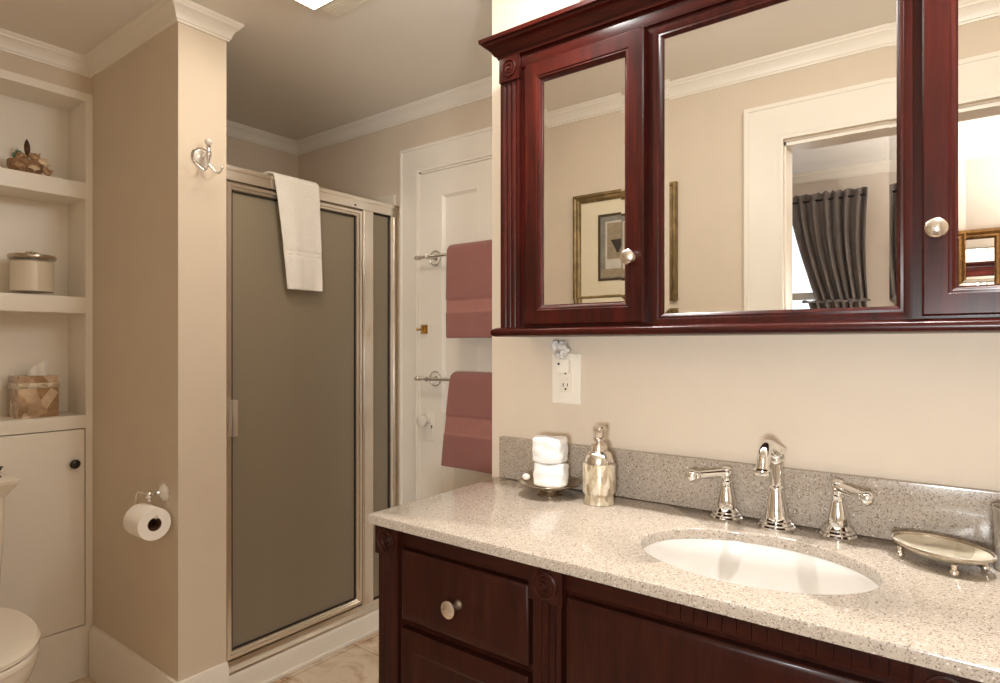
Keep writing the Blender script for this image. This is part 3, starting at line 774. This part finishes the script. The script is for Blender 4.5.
# carve the space of the basin out of the carcass (boolean keeps it a real cabinet)
cutter = MB().lathe([(0.0001, 0.62), (1.0, 0.62), (1.0, 0.90), (0.0001, 0.90)], (-0.295, 1.10, 0), seg=48, sx=0.205, sy=0.155)
bmc = cutter.bm; bmesh.ops.recalc_face_normals(bmc, faces=bmc.faces[:])
mec = bpy.data.meshes.new('cut'); bmc.to_mesh(mec); oc = bpy.data.objects.new('cut', mec); COL.objects.link(oc)
md = cut.modifiers.new('hole', 'BOOLEAN'); md.operation = 'DIFFERENCE'; md.object = oc; md.solver = 'EXACT'
bpy.context.view_layer.update()
me2 = bpy.data.meshes.new_from_object(cut.evaluated_get(bpy.context.evaluated_depsgraph_get()))
oloc = cut.data; cut.modifiers.clear(); cut.data = me2
bpy.data.objects.remove(oc); bpy.data.meshes.remove(mec)

# countertop with oval hole
SXC, SYC, SA, SB = -0.295, 1.100, 0.190, 0.140
X0, X1, Y0, Y1 = VX0, VX1, 0.884, Y_V - .0005
Z0, Z1 = 0.840, 0.860
def top_rings():
    angs = set(2 * PI * k / 96 for k in range(96))
    for cx, cyy in ((X0, Y0), (X1, Y0), (X1, Y1), (X0, Y1)): angs.add(math.atan2(cyy - SYC, cx - SXC) % (2 * PI))
    angs = sorted(angs); out, inn = [], []
    for a in angs:
        ca, sa = math.cos(a), math.sin(a); ts = []
        if ca > 1e-9: ts.append((X1 - SXC) / ca)
        if ca < -1e-9: ts.append((X0 - SXC) / ca)
        if sa > 1e-9: ts.append((Y1 - SYC) / sa)
        if sa < -1e-9: ts.append((Y0 - SYC) / sa)
        tt = min(ts); out.append((SXC + tt * ca, SYC + tt * sa))
        r = 1 / math.sqrt((ca / SA) ** 2 + (sa / SB) ** 2); inn.append((ca * r, sa * r))
    return out, inn
out, inn = top_rings()
def inset(p, e):
    x, y = p; return (min(max(x, X0 + e), X1 - e), min(max(y, Y0 + e), Y1 - e))
rows = []
for (sc_, zz) in ((1.0, Z0), (1.0, Z1 - .004), (1.006, Z1 - .0012), (1.016, Z1)):
    rows.append([Vector((SXC + x * sc_, SYC + y * sc_, zz)) for x, y in inn])
for e, zz in ((0.004, Z1), (0.0012, Z1 - .0012), (0, Z1 - .004), (0, Z0)):
    rows.append([Vector((*inset(p, e), zz)) for p in out])
ct = obj('countertop', MB().grid(rows, closed_u=True, closed_v=True), 'quartz', None, (-0.30, 1.12, Z0))
for poly in ct.data.polygons: poly.use_smooth = True
tag(ct, 'beige speckled quartz countertop with oval sink cut-out on the dark vanity', 'countertop')
bsp = obj('backsplash', MB().box(-1.020, X1, Y_V - .0205, Y_V - .0005, Z1 + .0003, 0.970, .002), 'quartz', None, (-0.30, Y_V - .01, Z1 + .0003))
tag(bsp, 'low speckled quartz backsplash strip along the wall behind the faucet', 'backsplash')
# sink basin (undermount)
b = MB(); rows = []
BP = [(1.055, Z0 - .0005), (1.055, Z0 - .008), (1.01, Z0 - .03), (0.95, Z0 - .075), (0.80, Z0 - .125), (0.50, Z0 - .158), (0.14, Z0 - .168)]
BI = [(0.115, Z0 - .154), (0.48, Z0 - .146), (0.76, Z0 - .116), (0.90, Z0 - .072), (0.965, Z0 - .03), (1.005, Z0 - .0005)]
for s_, zz in BP + BI: rows.append([Vector((SXC + SA * s_ * math.cos(2 * PI * k / 72), SYC + SB * s_ * math.sin(2 * PI * k / 72), zz)) for k in range(72)])
b.grid(rows, closed_u=True, closed_v=True)
sk = obj('sink_basin', b, 'sink_white', None, (SXC, SYC, Z0 - .168))
tag(sk, 'white oval undermount sink basin set into the speckled countertop', 'sink')
obj('drain', MB().lathe([(0.0001, 0), (0.020, 0), (0.023, 0.003), (0.019, 0.005), (0.014, 0.003), (0.0001, 0.003)], (SXC, SYC, Z0 - .1555), seg=28), 'chrome', sk)

# faucet
FX, FY = -0.302, 1.305
fa = thing('faucet', (FX, FY, Z1), 'chrome gooseneck sink faucet with two separate lever handles', 'faucet')
STEP = [(0.0001, 0), (0.034, 0), (0.0345, 0.004), (0.031, 0.007), (0.031, 0.010), (0.027, 0.013), (0.0265, 0.016), (0.023, 0.019)]
b = MB().lathe(STEP + [(0.021, 0.022), (0.0195, 0.034), (0.0165, 0.052), (0.0135, 0.070), (0.0125, 0.076), (0.0150, 0.078), (0.0150, 0.081), (0.0120, 0.083), (0.0120, 0.110), (0.0112, 0.126), (0.0135, 0.129), (0.0135, 0.133), (0.010, 0.136), (0.0001, 0.136)], (FX, FY, Z1), seg=36)
obj('body', b, 'chrome', fa)
hz = Z1 + 0.147
b = MB().ball((FX, FY, hz), 0.0165).lathe([(0.0001, 0), (0.0125, 0), (0.0125, 0.006), (0.009, 0.009), (0.009, 0.013), (0.006, 0.016), (0.0001, 0.017)], (FX, FY + .008, hz), (0.5, 1, 0.25), 20)
obj('hub', b, 'chrome', fa)
ctl = [(-.0, -.004), (-.004, .002), (-.026, .012), (-.052, .020), (-.072, .0225), (-.088, .016), (-.098, .003), (-.103, -.012), (-.105, -.020)]
gp = []; gr = []
for i in range(1, len(ctl) - 2):
    p0, p1, p2, p3 = (Vector(c) for c in ctl[i - 1:i + 3])
    for k in range(5):
        u = k / 5
        q = 0.5 * ((2 * p1) + (p2 - p0) * u + (2 * p0 - 5 * p1 + 4 * p2 - p3) * u * u + (3 * p1 - p0 - 3 * p2 + p3) * u ** 3)
        gp.append((FX, FY + q.x, hz + q.y)); gr.append(0.0120 - 0.0004 * i / 6)
for c in ctl[-2:]: gp.append((FX, FY + c[0], hz + c[1])); gr.append(0.0115)
b = MB().tube(gp, gr, 20)
tip = Vector(gp[-1])
b.lathe([(0.0001, 0.012), (0.0112, 0.012), (0.0120, 0.006), (0.0160, 0.003), (0.0165, -0.002), (0.0150, -0.006), (0.011, -0.006), (0.0001, -0.004)], tip, (0, 0.05, 1), 24)
obj('spout', b, 'chrome', fa)
def faucet_handle(x, side):
    b = MB().lathe(STEP[:1] + [(rr * 0.92, zz) for rr, zz in STEP[1:]] + [(0.0185, 0.022), (0.0185, 0.030), (0.0165, 0.044), (0.0125, 0.062), (0.0105, 0.072), (0.0115, 0.075), (0.0115, 0.077), (0.0095, 0.079), (0.0095, 0.085), (0.0001, 0.085)], (x, 1.312, Z1), seg=32)
    h = obj('handle', b, 'chrome', fa)
    zt = Z1 + 0.0925
    b = MB().ball((x, 1.312, zt), 0.012, (1, 1, .85))
    dirv = Vector((side * .70, -.714, -0.045)).normalized(); pts = []; rr = []
    for k in range(11):
        pts.append(Vector((x, 1.312, zt + .001)) + dirv * (0.076 * k / 10)); rr.append(0.0098 - 0.0022 * (k / 10))
    b.tube(pts, rr, 16).ball(pts[-1], 0.0112, (1.0, 1, 1.1)).ball(pts[-1] - dirv * .011, 0.0090)
    b.lathe([(0.0001, 0), (0.009, 0), (0.010, 0.003), (0.006, 0.006), (0.0001, 0.007)], (x, 1.312, zt + .008), (0, 0, 1), 20)
    obj('lever', b, 'chrome', h)
faucet_handle(-0.401, -1)
faucet_handle(-0.195, 1)

# ---- pedestal dish + washcloths
px_, py_ = -0.803, 1.262
pd = obj('pedestal_dish', MB().lathe([(0.0001, 0), (0.033, 0), (0.034, 0.003), (0.028, 0.008), (0.022, 0.014), (0.026, 0.017), (0.050, 0.020), (0.072, 0.027), (0.0765, 0.031), (0.0765, 0.033), (0.071, 0.0295), (0.050, 0.0225), (0.0001, 0.0215)], (px_, py_, Z1), seg=48), 'pewter', None, (px_, py_, Z1))
tag(pd, 'shallow silver footed dish at the left end of the countertop', 'dish')
def cloth(z0, z1, hw, hd, dx, label, sd):
    rnd = random.Random(sd); ph = [rnd.uniform(0, 6) for _ in range(6)]
    h = z1 - z0; rows = []
    prof = [(0.02, 0.0), (0.80, 0.0), (0.93, 0.03), (0.985, 0.10)] + [(1.0, 0.2 + 0.12 * k) for k in range(6)] + [(0.985, 0.90), (0.93, 0.97), (0.80, 1.0), (0.02, 1.0)]
    for f_, zz in prof:
        row = []
        for k in range(64):
            a = 2 * PI * k / 64; ca, sa = math.cos(a), math.sin(a); pw = 2.8
            s = (abs(ca) ** pw + abs(sa) ** pw) ** (-1 / pw)
            wv = 1 + 0.022 * math.sin(zz * 13 + 1.8 * math.sin(2 * a + ph[3]) + ph[4]) + 0.018 * math.sin(5 * a + ph[0] + 3 * zz) + 0.012 * math.sin(9 * a + ph[1] - 4 * zz)
            sag = 0.0025 * math.sin(3 * a + ph[2]) * (1 if zz > .5 else 0)
            row.append(Vector((px_ + dx + hw * f_ * s * ca * wv, py_ + hd * f_ * s * sa * wv, z0 + zz * h + sag * (zz if zz < 1 else .6))))
        rows.append(row)
    b = MB().grid(rows, closed_v=True, cap=True)
    # spiral fold line on the side facing the room
    o = obj('washcloth', b, 'cloth_terry', None, (px_ + dx, py_, z0), (SUB,))
    tag(o, label, 'washcloth', 'washcloths on the silver dish')
    return o
cloth(Z1 + .0225, Z1 + .078, 0.0395, 0.036, 0.003, 'lower white folded washcloth lying in the silver footed dish', 4)
cloth(Z1 + .079, Z1 + .139, 0.0405, 0.036, -0.001, 'upper white folded washcloth on top of another one', 11)
so = obj('soap_ball', MB().ball((px_ - .062, py_ - .012, Z1 + .037), 0.0085, (1.25, 1, .95)), 'ceramic', None, (px_ - .062, py_ - .012, Z1 + .029))
tag(so, 'tiny white soap ball on the rim of the silver footed dish', 'soap')

# ---- soap dispenser
sx_, sy_ = -0.669, 1.258
ds = thing('soap_dispenser', (sx_, sy_, Z1), 'mother-of-pearl soap dispenser with silver pump beside the washcloths', 'soap dispenser')
obj('bottle', MB().lathe([(0.0001, 0), (0.031, 0), (0.0325, 0.002), (0.0315, 0.010), (0.0305, 0.020), (0.032, 0.023), (0.0355, 0.027), (0.0355, 0.088), (0.0335, 0.0915), (0.0001, 0.092)], (sx_, sy_, Z1), seg=48, power=2.4), 'pearl', ds)
obj('collar', MB().lathe([(0.0001, 0.092), (0.0325, 0.092), (0.0325, 0.097), (0.031, 0.106), (0.026, 0.115), (0.019, 0.119), (0.018, 0.120), (0.018, 0.132), (0.0165, 0.135), (0.011, 0.136), (0.0001, 0.136)], (sx_, sy_, Z1), seg=40), 'nickel', ds)
b = MB().lathe([(0.0001, 0.136), (0.010, 0.136), (0.010, 0.142), (0.0145, 0.144), (0.0145, 0.148), (0.011, 0.151), (0.0125, 0.156), (0.0145, 0.166), (0.0150, 0.172), (0.013, 0.175), (0.0001, 0.176)], (sx_, sy_, Z1), seg=32)
b.tube([(sx_, sy_, Z1 + .165), (sx_ + .012, sy_ - .018, Z1 + .165), (sx_ + .02, sy_ - .030, Z1 + .161)], [.006, .005, .004], 12)
obj('pump', b, 'nickel', ds)

# ---- soap dish
dx_, dy_, dz_ = -0.035, 1.245, Z1 + .028
sd = thing('soap_dish', (dx_, dy_, Z1), 'oval silver pearl soap dish on small ball feet right of the sink', 'soap dish')
def oval(prof, mb, sx, sy, hoop=False):
    rot = math.radians(-35); cr, sr = math.cos(rot), math.sin(rot)
    rows = [[Vector((dx_ + cr * sx * r * math.cos(2 * PI * k / 56) - sr * sy * r * math.sin(2 * PI * k / 56), dy_ + sr * sx * r * math.cos(2 * PI * k / 56) + cr * sy * r * math.sin(2 * PI * k / 56), dz_ + z)) for k in range(56)] for r, z in prof]
    mb.grid(rows, closed_u=hoop, closed_v=True, cap=not hoop); return mb
AX, AY = 0.078, 0.058
obj('bowl', oval([(0.02, -0.0165), (0.4, -0.016), (0.65, -0.012), (0.84, -0.005), (0.95, -0.0005), (0.965, 0.0012), (0.90, 0.000), (0.80, -0.004), (0.6, -0.0075), (0.02, -0.0095)], MB(), AX, AY), 'pearl_dish', sd)
obj('rim', oval([(0.94, -0.0005), (0.985, 0.0005), (1.0, 0.0025), (0.985, 0.0045), (0.945, 0.004), (0.925, 0.0015)], MB(), AX, AY, True), 'pewter', sd)
for ax_, ay_ in ((-.6, -.55), (.6, -.55), (-.6, .55), (.6, .55)):
    qx, qy = AX * .58 * (1 if ax_ > 0 else -1), AY * .58 * (1 if ay_ > 0 else -1)
    x, y = dx_ + .819 * qx + .574 * qy, dy_ - .574 * qx + .819 * qy
    obj('foot', MB().ball((x, y, Z1 + .0066), 0.0066).lathe([(0.0001, 0), (0.004, 0), (0.005, .008), (0.0001, .009)], (x, y, Z1 + .0115), seg=14), 'nickel', sd)
# ---- tumbler at the right edge
tu = obj('tumbler', MB().lathe([(0.0001, 0), (0.034, 0), (0.036, 0.003), (0.035, 0.008), (0.0345, 0.05), (0.036, 0.090), (0.0375, 0.094), (0.0375, 0.099), (0.0355, 0.100), (0.034, 0.095), (0.0325, 0.01), (0.0001, 0.008)], (0.068, 1.285, Z1), seg=40), 'grey_pearl', None, (0.068, 1.285, Z1))
tag(tu, 'grey pearl tumbler behind the oval soap dish at the right edge', 'tumbler')

# ---- outlet and night light
ot = thing('electrical_outlet', (-0.817, Y_V, 1.07), 'white double-socket wall outlet under the left end of the mirror cabinet', 'outlet')
ox, oz = -0.817, 1.134
obj('cover_plate', MB().box(ox - .042, ox + .042, Y_V - .006, Y_V, oz - .064, oz + .064, .003), 'plastic', ot)
rc = obj('receptacle', MB().box(ox - .0185, ox + .0185, Y_V - .0085, Y_V - .006, oz - .0345, oz + .0345, .001), 'ivory', ot)
obj('test_button', MB().box(ox - .009, ox + .009, Y_V - .0105, Y_V - .0085, oz + .0015, oz + .0065, .0005).box(ox - .009, ox + .009, Y_V - .0105, Y_V - .0085, oz - .0065, oz - .0015, .0005), 'ivory', rc)
for zc_ in (oz + .020, oz - .020):
    obj('slot', MB().box(ox - .0075, ox - .0055, Y_V - .0092, Y_V - .0085, zc_, zc_ + .009), 'dark', rc)
    obj('slot', MB().box(ox + .0050, ox + .0070, Y_V - .0092, Y_V - .0085, zc_ + .001, zc_ + .008), 'dark', rc)
    obj('slot', MB().lathe([(0.0001, 0), (0.0028, 0), (0.0028, .0007), (0.0001, .0007)], (ox, Y_V - .0085, zc_ - .006), (0, -1, 0), 12), 'dark', rc)
nl = thing('night_light', (ox - .012, Y_V - .0095, 1.172), 'small crystal night light plugged into the top of the wall outlet', 'night light')
nlx = ox - .004
obj('plug_base', MB().box(nlx - .019, nlx + .019, Y_V - .020, Y_V - .0095, 1.150, 1.184, .003), 'plastic', nl)
b = MB(); rnd = random.Random(5)
for k in range(26):
    c = Vector((nlx + rnd.uniform(-.020, .020), Y_V - .024 + rnd.uniform(-.011, .006), 1.190 + rnd.uniform(0, .036)))
    bb = bmesh.new(); bmesh.ops.create_icosphere(bb, subdivisions=1, radius=rnd.uniform(.006, .010))
    bmesh.ops.transform(bb, matrix=Matrix.Translation(c) @ Matrix.Rotation(rnd.uniform(0, 6), 4, Vector((rnd.random(), rnd.random(), 1)).normalized()), verts=bb.verts[:])
    b._add(bb, False)
obj('crystal_shade', b, 'crystal', nl)
obj('sensor', MB().lathe([(0.0001, 0), (0.003, 0), (0.003, .002), (0.0001, .0025)], (nlx - .009, Y_V - .020, 1.172), (0, -1, 0), 14), 'dark', nl)

# ------------------------------------------------------------------ mirror cabinet
CX0, CX1, CZ0, CZ1 = -0.922, 0.322, 1.262, 1.930
YM = 1.230
mc = thing('mirror_cabinet', (-0.30, Y_V, CZ0), 'dark cherry wood wall cabinet with three mirrors above the sink', 'mirror cabinet')
obj('carcass', MB().box(CX0 + .003, CX1 - .003, YM + .012, Y_V - .0003, CZ0, CZ1).box(CX0 + .003, -.862, YM, YM + .012, CZ0, CZ1).box(.262, CX1 - .003, YM, YM + .012, CZ0, CZ1).box(-.862, .262, YM, YM + .012, 1.880, CZ1).box(-.862, -.527, YM, YM + .012, CZ0, 1.88).box(-.073, .262, YM, YM + .012, CZ0, 1.88), 'cherry', mc)
# crown: cove profile round front and sides
CP = [(0, 1.922), (0.004, 1.922), (0.006, 1.928), (0.011, 1.931), (0.016, 1.940), (0.026, 1.950), (0.030, 1.952), (0.032, 1.957), (0.038, 1.959), (0.039, 1.968), (0, 1.968)]
pth = [(CX1, Y_V - .0003), (CX1, YM - .010), (CX0, YM - .010), (CX0, Y_V - .0003)]
obj('crown', MB().sweep(pth[::-1], [(-o, z) for o, z in CP]).box(CX0, CX1, YM - .010, Y_V - .0003, 1.926, 1.967), 'cherry_h', mc)
LP = [(0, 1.2405), (0.010, 1.2405), (0.015, 1.243), (0.0175, 1.249), (0.0165, 1.255), (0.012, 1.2595), (0.006, 1.262), (0, 1.262)]
obj('ledge', MB().sweep(pth[::-1], [(-o, z) for o, z in LP]).box(CX0, CX1, YM - .010, Y_V - .0003, 1.2405, 1.262), 'cherry_h', mc)
obj('frieze', MB().box(-.860, .260, YM - .006, YM, 1.890, 1.924, .001), 'cherry_h', mc)
for x in (-0.892, 0.292):
    mb = MB(); flutes(mb, x - .029, x + .029, CZ0, 1.864, YM - .010, 3, .010)
    p = obj('pilaster', mb, 'cherry', mc)
    mb = MB().box(x - .031, x + .031, YM - .014, YM, 1.864, 1.923, .002); rosette(mb, x, YM - .014, 1.894, .021)
    obj('rosette_block', mb, 'cherry', p)
def mirror(mb, x0, x1, z0, z1, y):
    # silvered pane; the bevelled border leans a degree and a half inwards
    mb.ring((x0, x1, z0, z1), [(0, -.003), (0, 0.00034), (0.0125, 0.0)], facing_my(y), closed=False, fill=True)
def m_frame(mb, x0, x1, z0, z1, wd, y, t):
    mb.ring((x0, x1, z0, z1), [(0, 0), (0, t - .003), (0.003, t), (wd - .013, t), (wd - .011, t - .002), (wd - .008, t - .0015), (wd - .005, t - .004), (wd - .002, t - .010), (wd, t - .011), (wd, 0)], facing_my(y))
for x0, x1, kx in ((-0.843, -0.5405, -0.566), (-0.0595, 0.243, -0.040)):
    mb = MB(); m_frame(mb, x0, x1, 1.267, 1.886, 0.047, YM, 0.020)
    d_ = obj('door', mb, 'cherry', mc)
    mb = MB(); mirror(mb, x0 + .044, x1 - .044, 1.267 + .044, 1.886 - .044, YM - .0065)
    obj('mirror', mb, 'mirror', d_, flat=True)
    obj('knob', MB().lathe([(0.0001, 0), (0.009, 0), (0.008, 0.003), (0.0055, 0.007), (0.0055, 0.013), (0.009, 0.016), (0.0145, 0.019), (0.0160, 0.022), (0.0150, 0.026), (0.011, 0.029), (0.0001, 0.031)], (kx, YM - .020, 1.404), (0, -1, 0), 28), 'nickel', d_)
mb = MB(); mb.ring((-.527, -.073, 1.2625, 1.880), [(0, 0), (0, .004), (0.010, .004), (0.013, .002), (0.017, .003), (0.020, 0.0), (0.023, -.002), (0.023, -.010), (0, -.010)], facing_my(YM))
cf = obj('centre_frame', mb, 'cherry', mc)
mb = MB(); mirror(mb, -.506, -.094, 1.2835, 1.859, YM + .004)
obj('mirror', mb, 'mirror', cf, flat=True)

# ------------------------------------------------------------------ ceiling lights
cl = thing('ceiling_light', (-1.445, 1.06, ZC), 'square white ceiling light and fan unit with glowing panel', 'ceiling light')
gx0, gx1, gy0, gy1 = -1.600, -1.290, 0.860, 1.262
obj('housing', MB().box(gx0, gx1, gy0, gy1, ZC - .012, ZC - .0003, .003).ring((gx0, gx1, gy0, 1.172), [(0, 0), (0, -.012), (0.006, -.012), (0.006, 0)], lambda a, c, h: (a, c, ZC - .012 + h)), 'plastic', cl)
b = MB()
for k in range(9): b.box(gx0 + .01, gx1 - .01, 1.180 + k * .0085, 1.1845 + k * .0085, ZC - .017, ZC - .012)
obj('fan_grille', b, 'ivory', cl)
obj('diffuser', MB().box(gx0 + .006, gx1 - .006, gy0 + .006, 1.166, ZC - .028, ZC - .012, .004), 'diffuser', cl)
vx = (VL[0][0] + VL[1][0]) / 2
vt = thing('vanity_light', (vx, Y_V, 2.10), 'two-arm nickel vanity light with bare bulb sockets above the mirror cabinet', 'wall light')
obj('back_plate', MB().box(VL[0][0] - .05, VL[1][0] + .05, Y_V - .022, Y_V - .0003, 2.065, 2.155, .006), 'nickel', vt)
for p in VL:
    obj('arm', MB().tube([(p[0], Y_V - .02, 2.11), (p[0], Y_V - .10, 2.15), (p[0], Y_V - .20, 2.172), (p[0], p[1] + .03, 2.172), (p[0], p[1], 2.163), (p[0], p[1], 2.140)], .008, 14).lathe([(0.0001, 0), (0.026, 0), (0.026, .022), (0.0001, .03)], (p[0], p[1], 2.128), seg=24), 'nickel', vt)
    obj('socket', MB().lathe([(0.0001, 2.128), (0.030, 2.128), (0.034, 2.118), (0.034, 2.108), (0.020, 2.104), (0.0001, 2.104)], (p[0], p[1], 0), seg=36), 'ceramic', vt)
ax_ = (FL_AIM - FL).normalized()
fl = thing('fill_lamp', (FL.x, FL.y - .12, 0), 'added black fill lamp with a metal reflector, unseen behind the camera', 'fill lamp')  # added lamp body, out of view, round the frontal fill for the vanity wall
back = FL - ax_ * 0.12
obj('base', MB().lathe([(0.0001, 0), (0.13, 0), (0.13, .014), (0.02, .024), (0.0001, .024)], (back.x, back.y, 0), seg=36), 'black', fl)
obj('pole', MB().tube([(back.x, back.y, .02), (back.x, back.y, back.z)], .009, 12), 'black', fl)
obj('reflector', MB().lathe([(0.030, -.13), (0.045, -.11), (0.10, -.03), (0.125, .02), (0.122, .02), (0.097, -.028), (0.042, -.105), (0.0001, -.105), (0.0001, -.13), (0.030, -.13)], FL, ax_, 36, cap=False), 'pewter', fl)
ul = thing('fill_uplight', (TL.x, TL.y, 0), 'added black torchiere, an unseen fill lamp for the bedroom ceiling', 'fill lamp')  # added stand, out of view, for the fill that brightens the bedroom
obj('base', MB().lathe([(0.0001, 0), (0.14, 0), (0.14, .014), (0.02, .024), (0.0001, .024)], (TL.x, TL.y, 0), seg=36), 'black', ul)
obj('pole', MB().tube([(TL.x, TL.y, .02), (TL.x, TL.y, TL.z - .07)], .011, 12), 'black', ul)
obj('bowl', MB().lathe([(0.0001, -.08), (0.05, -.075), (0.12, -.03), (0.15, .02), (0.146, .02), (0.115, -.026), (0.048, -.068), (0.0001, -.07)], TL, seg=36), 'pewter', ul)

# ------------------------------------------------------------------ framed picture on the entry wall (seen in the mirror)
pic = thing('framed_picture', (-1.177, Y_E1, 1.40), 'bronze framed print with ivory mat reflected in the left mirror door', 'picture')
R_ = (-1.395, -0.931, 1.398, 1.876); fp = facing_py(Y_E1)
obj('frame', MB().ring(R_, [(0, 0), (0, .018), (0.004, .024), (0.012, .026), (0.018, .020), (0.026, .022), (0.032, .014), (0.036, .012), (0.036, 0)], fp), 'bronze_frame', pic)
obj('mat', MB().box(R_[0] + .034, R_[1] - .034, Y_E1 + .002, Y_E1 + .007, R_[2] + .034, R_[3] - .034), 'mat', pic)
I_ = (-1.274, -1.052, 1.496, 1.780)
obj('fillet', MB().ring(I_, [(0, 0), (0, .004), (0.010, .004), (0.010, 0)], facing_py(Y_E1 + .007)), 'art_frame', pic)
yp_ = Y_E1 + .007
pr = obj('print', MB().box(I_[0] + .010, I_[1] - .010, yp_, yp_ + .001, I_[2] + .010, I_[3] - .010), 'art_grey', pic)
b = MB().ring((-1.240, -1.095, 1.578, 1.748), [(0, 0), (0, .0008), (0.008, .0008), (0.008, 0)], facing_py(yp_ + .001)).box(-1.240, -1.11, yp_ + .001, yp_ + .0016, 1.545, 1.583)
obj('light_shapes', b, 'art_light', pr)
obj('sand_shapes', MB().box(-1.232, -1.103, yp_ + .001, yp_ + .0014, 1.587, 1.740).box(-1.262, -1.066, yp_ + .001, yp_ + .0013, 1.512, 1.545), 'art_sand', pr)
obj('dark_shape', MB().prism([(-1.215, 1.668), (-1.150, 1.668), (-1.168, 1.634), (-1.176, 1.612), (-1.186, 1.612), (-1.196, 1.634)], facing_py(0), yp_ + .0014, yp_ + .0022), 'art_dark', pr)

# ------------------------------------------------------------------ bedroom things seen in the mirrors
cu = thing('curtain', (-0.66, BY + .05, 0.2), 'grey curtain tied back beside the bedroom window, reflected in the mirror', 'curtain')
rows = []; rows_b = []
ZT, ZB = 2.128, 1.475
N = 96
def cwave(u): return 0.017 * math.sin(u * 2 * PI * 7 + 0.9 * math.sin(u * 9)) + 0.007 * math.sin(u * 2 * PI * 12.3 + 1)
for i in range(40):
    t_ = i / 39; z = ZT - (ZT - ZB) * t_; row = []
    for j in range(N + 1):
        u = j / N
        xl = -0.885 + 0.165 * t_ ** 1.35; xr = -0.458 - 0.012 * math.sin(t_ * PI)
        head = 1.0
        hd = math.exp(-((z - 2.088) / 0.016) ** 2)
        row.append(Vector((xl + (xr - xl) * u, BY + 0.055 + cwave(u + .02 * math.sin(t_ * 3)) * (0.75 + .5 * t_) * (1 - .5 * hd) + (0.012 * (1 - hd) if z > 2.09 else 0), z + (0.006 * math.sin(u * 2 * PI * 9 + 2 * math.sin(u * 11)) * max(0, 1 - i / 3)))))
    rows.append(row)
for i in range(24):
    t_ = i / 23; z = ZB - .03 - (ZB - 0.25) * t_; row = []
    for j in range(N + 1):
        u = j / N
        xl = -0.80 + 0.01 * t_; xr = -0.455
        row.append(Vector((xl + (xr - xl) * u, BY + 0.055 + cwave(u) * 1.1, z)))
    rows_b.append(row)
obj('upper_drape', MB().grid(rows), 'curtain', cu, mods=(('SOLIDIFY', dict(thickness=0.003)),))
obj('lower_drape', MB().grid(rows_b), 'curtain', cu, mods=(('SOLIDIFY', dict(thickness=0.003)),))
tbk = [Vector((-0.80 + 0.35 * k / 40, BY + 0.084 + .004 * math.sin(k * 1.3), 1.462 + .004 * math.sin(k * .9))) for k in range(41)]
obj('tie_band', MB().grid([[p + Vector((0, 0, .024)), p + Vector((0, .004, .012)), p + Vector((0, .004, -.012)), p + Vector((0, 0, -.024)), p + Vector((0, -.062, -.024)), p + Vector((0, -.062, .024))] for p in tbk], closed_v=True, cap=True), 'curtain', cu)
ro = obj('curtain_rod', MB().tube([(-1.72, BY + .055, 2.088), (-0.475, BY + .055, 2.088)], .007, 14).box(-.490, -.484, BY, BY + .055, 2.08, 2.096).box(-1.70, -1.694, BY, BY + .055, 2.08, 2.096), 'black', None, (-1.08, BY, 2.088))
tag(ro, 'dark curtain rod over the bedroom window carrying the grey curtain', 'curtain rod')
gm = thing('gold_framed_mirror', (-0.09, BY, 1.2), 'gold framed wall mirror in the bedroom, reflected in the right mirror door', 'mirror')
G_ = (-0.33, 0.160, 1.22, 1.832)
obj('frame', MB().ring(G_, [(0, 0), (0, .02), (0.006, .032), (0.018, .036), (0.030, .026), (0.042, .030), (0.050, .016), (0.052, 0)], facing_py(BY)), 'gold_frame', gm)
obj('glass', MB().box(G_[0] + .05, G_[1] - .05, BY + .002, BY + .006, G_[2] + .05, G_[3] - .05), 'mirror', gm)
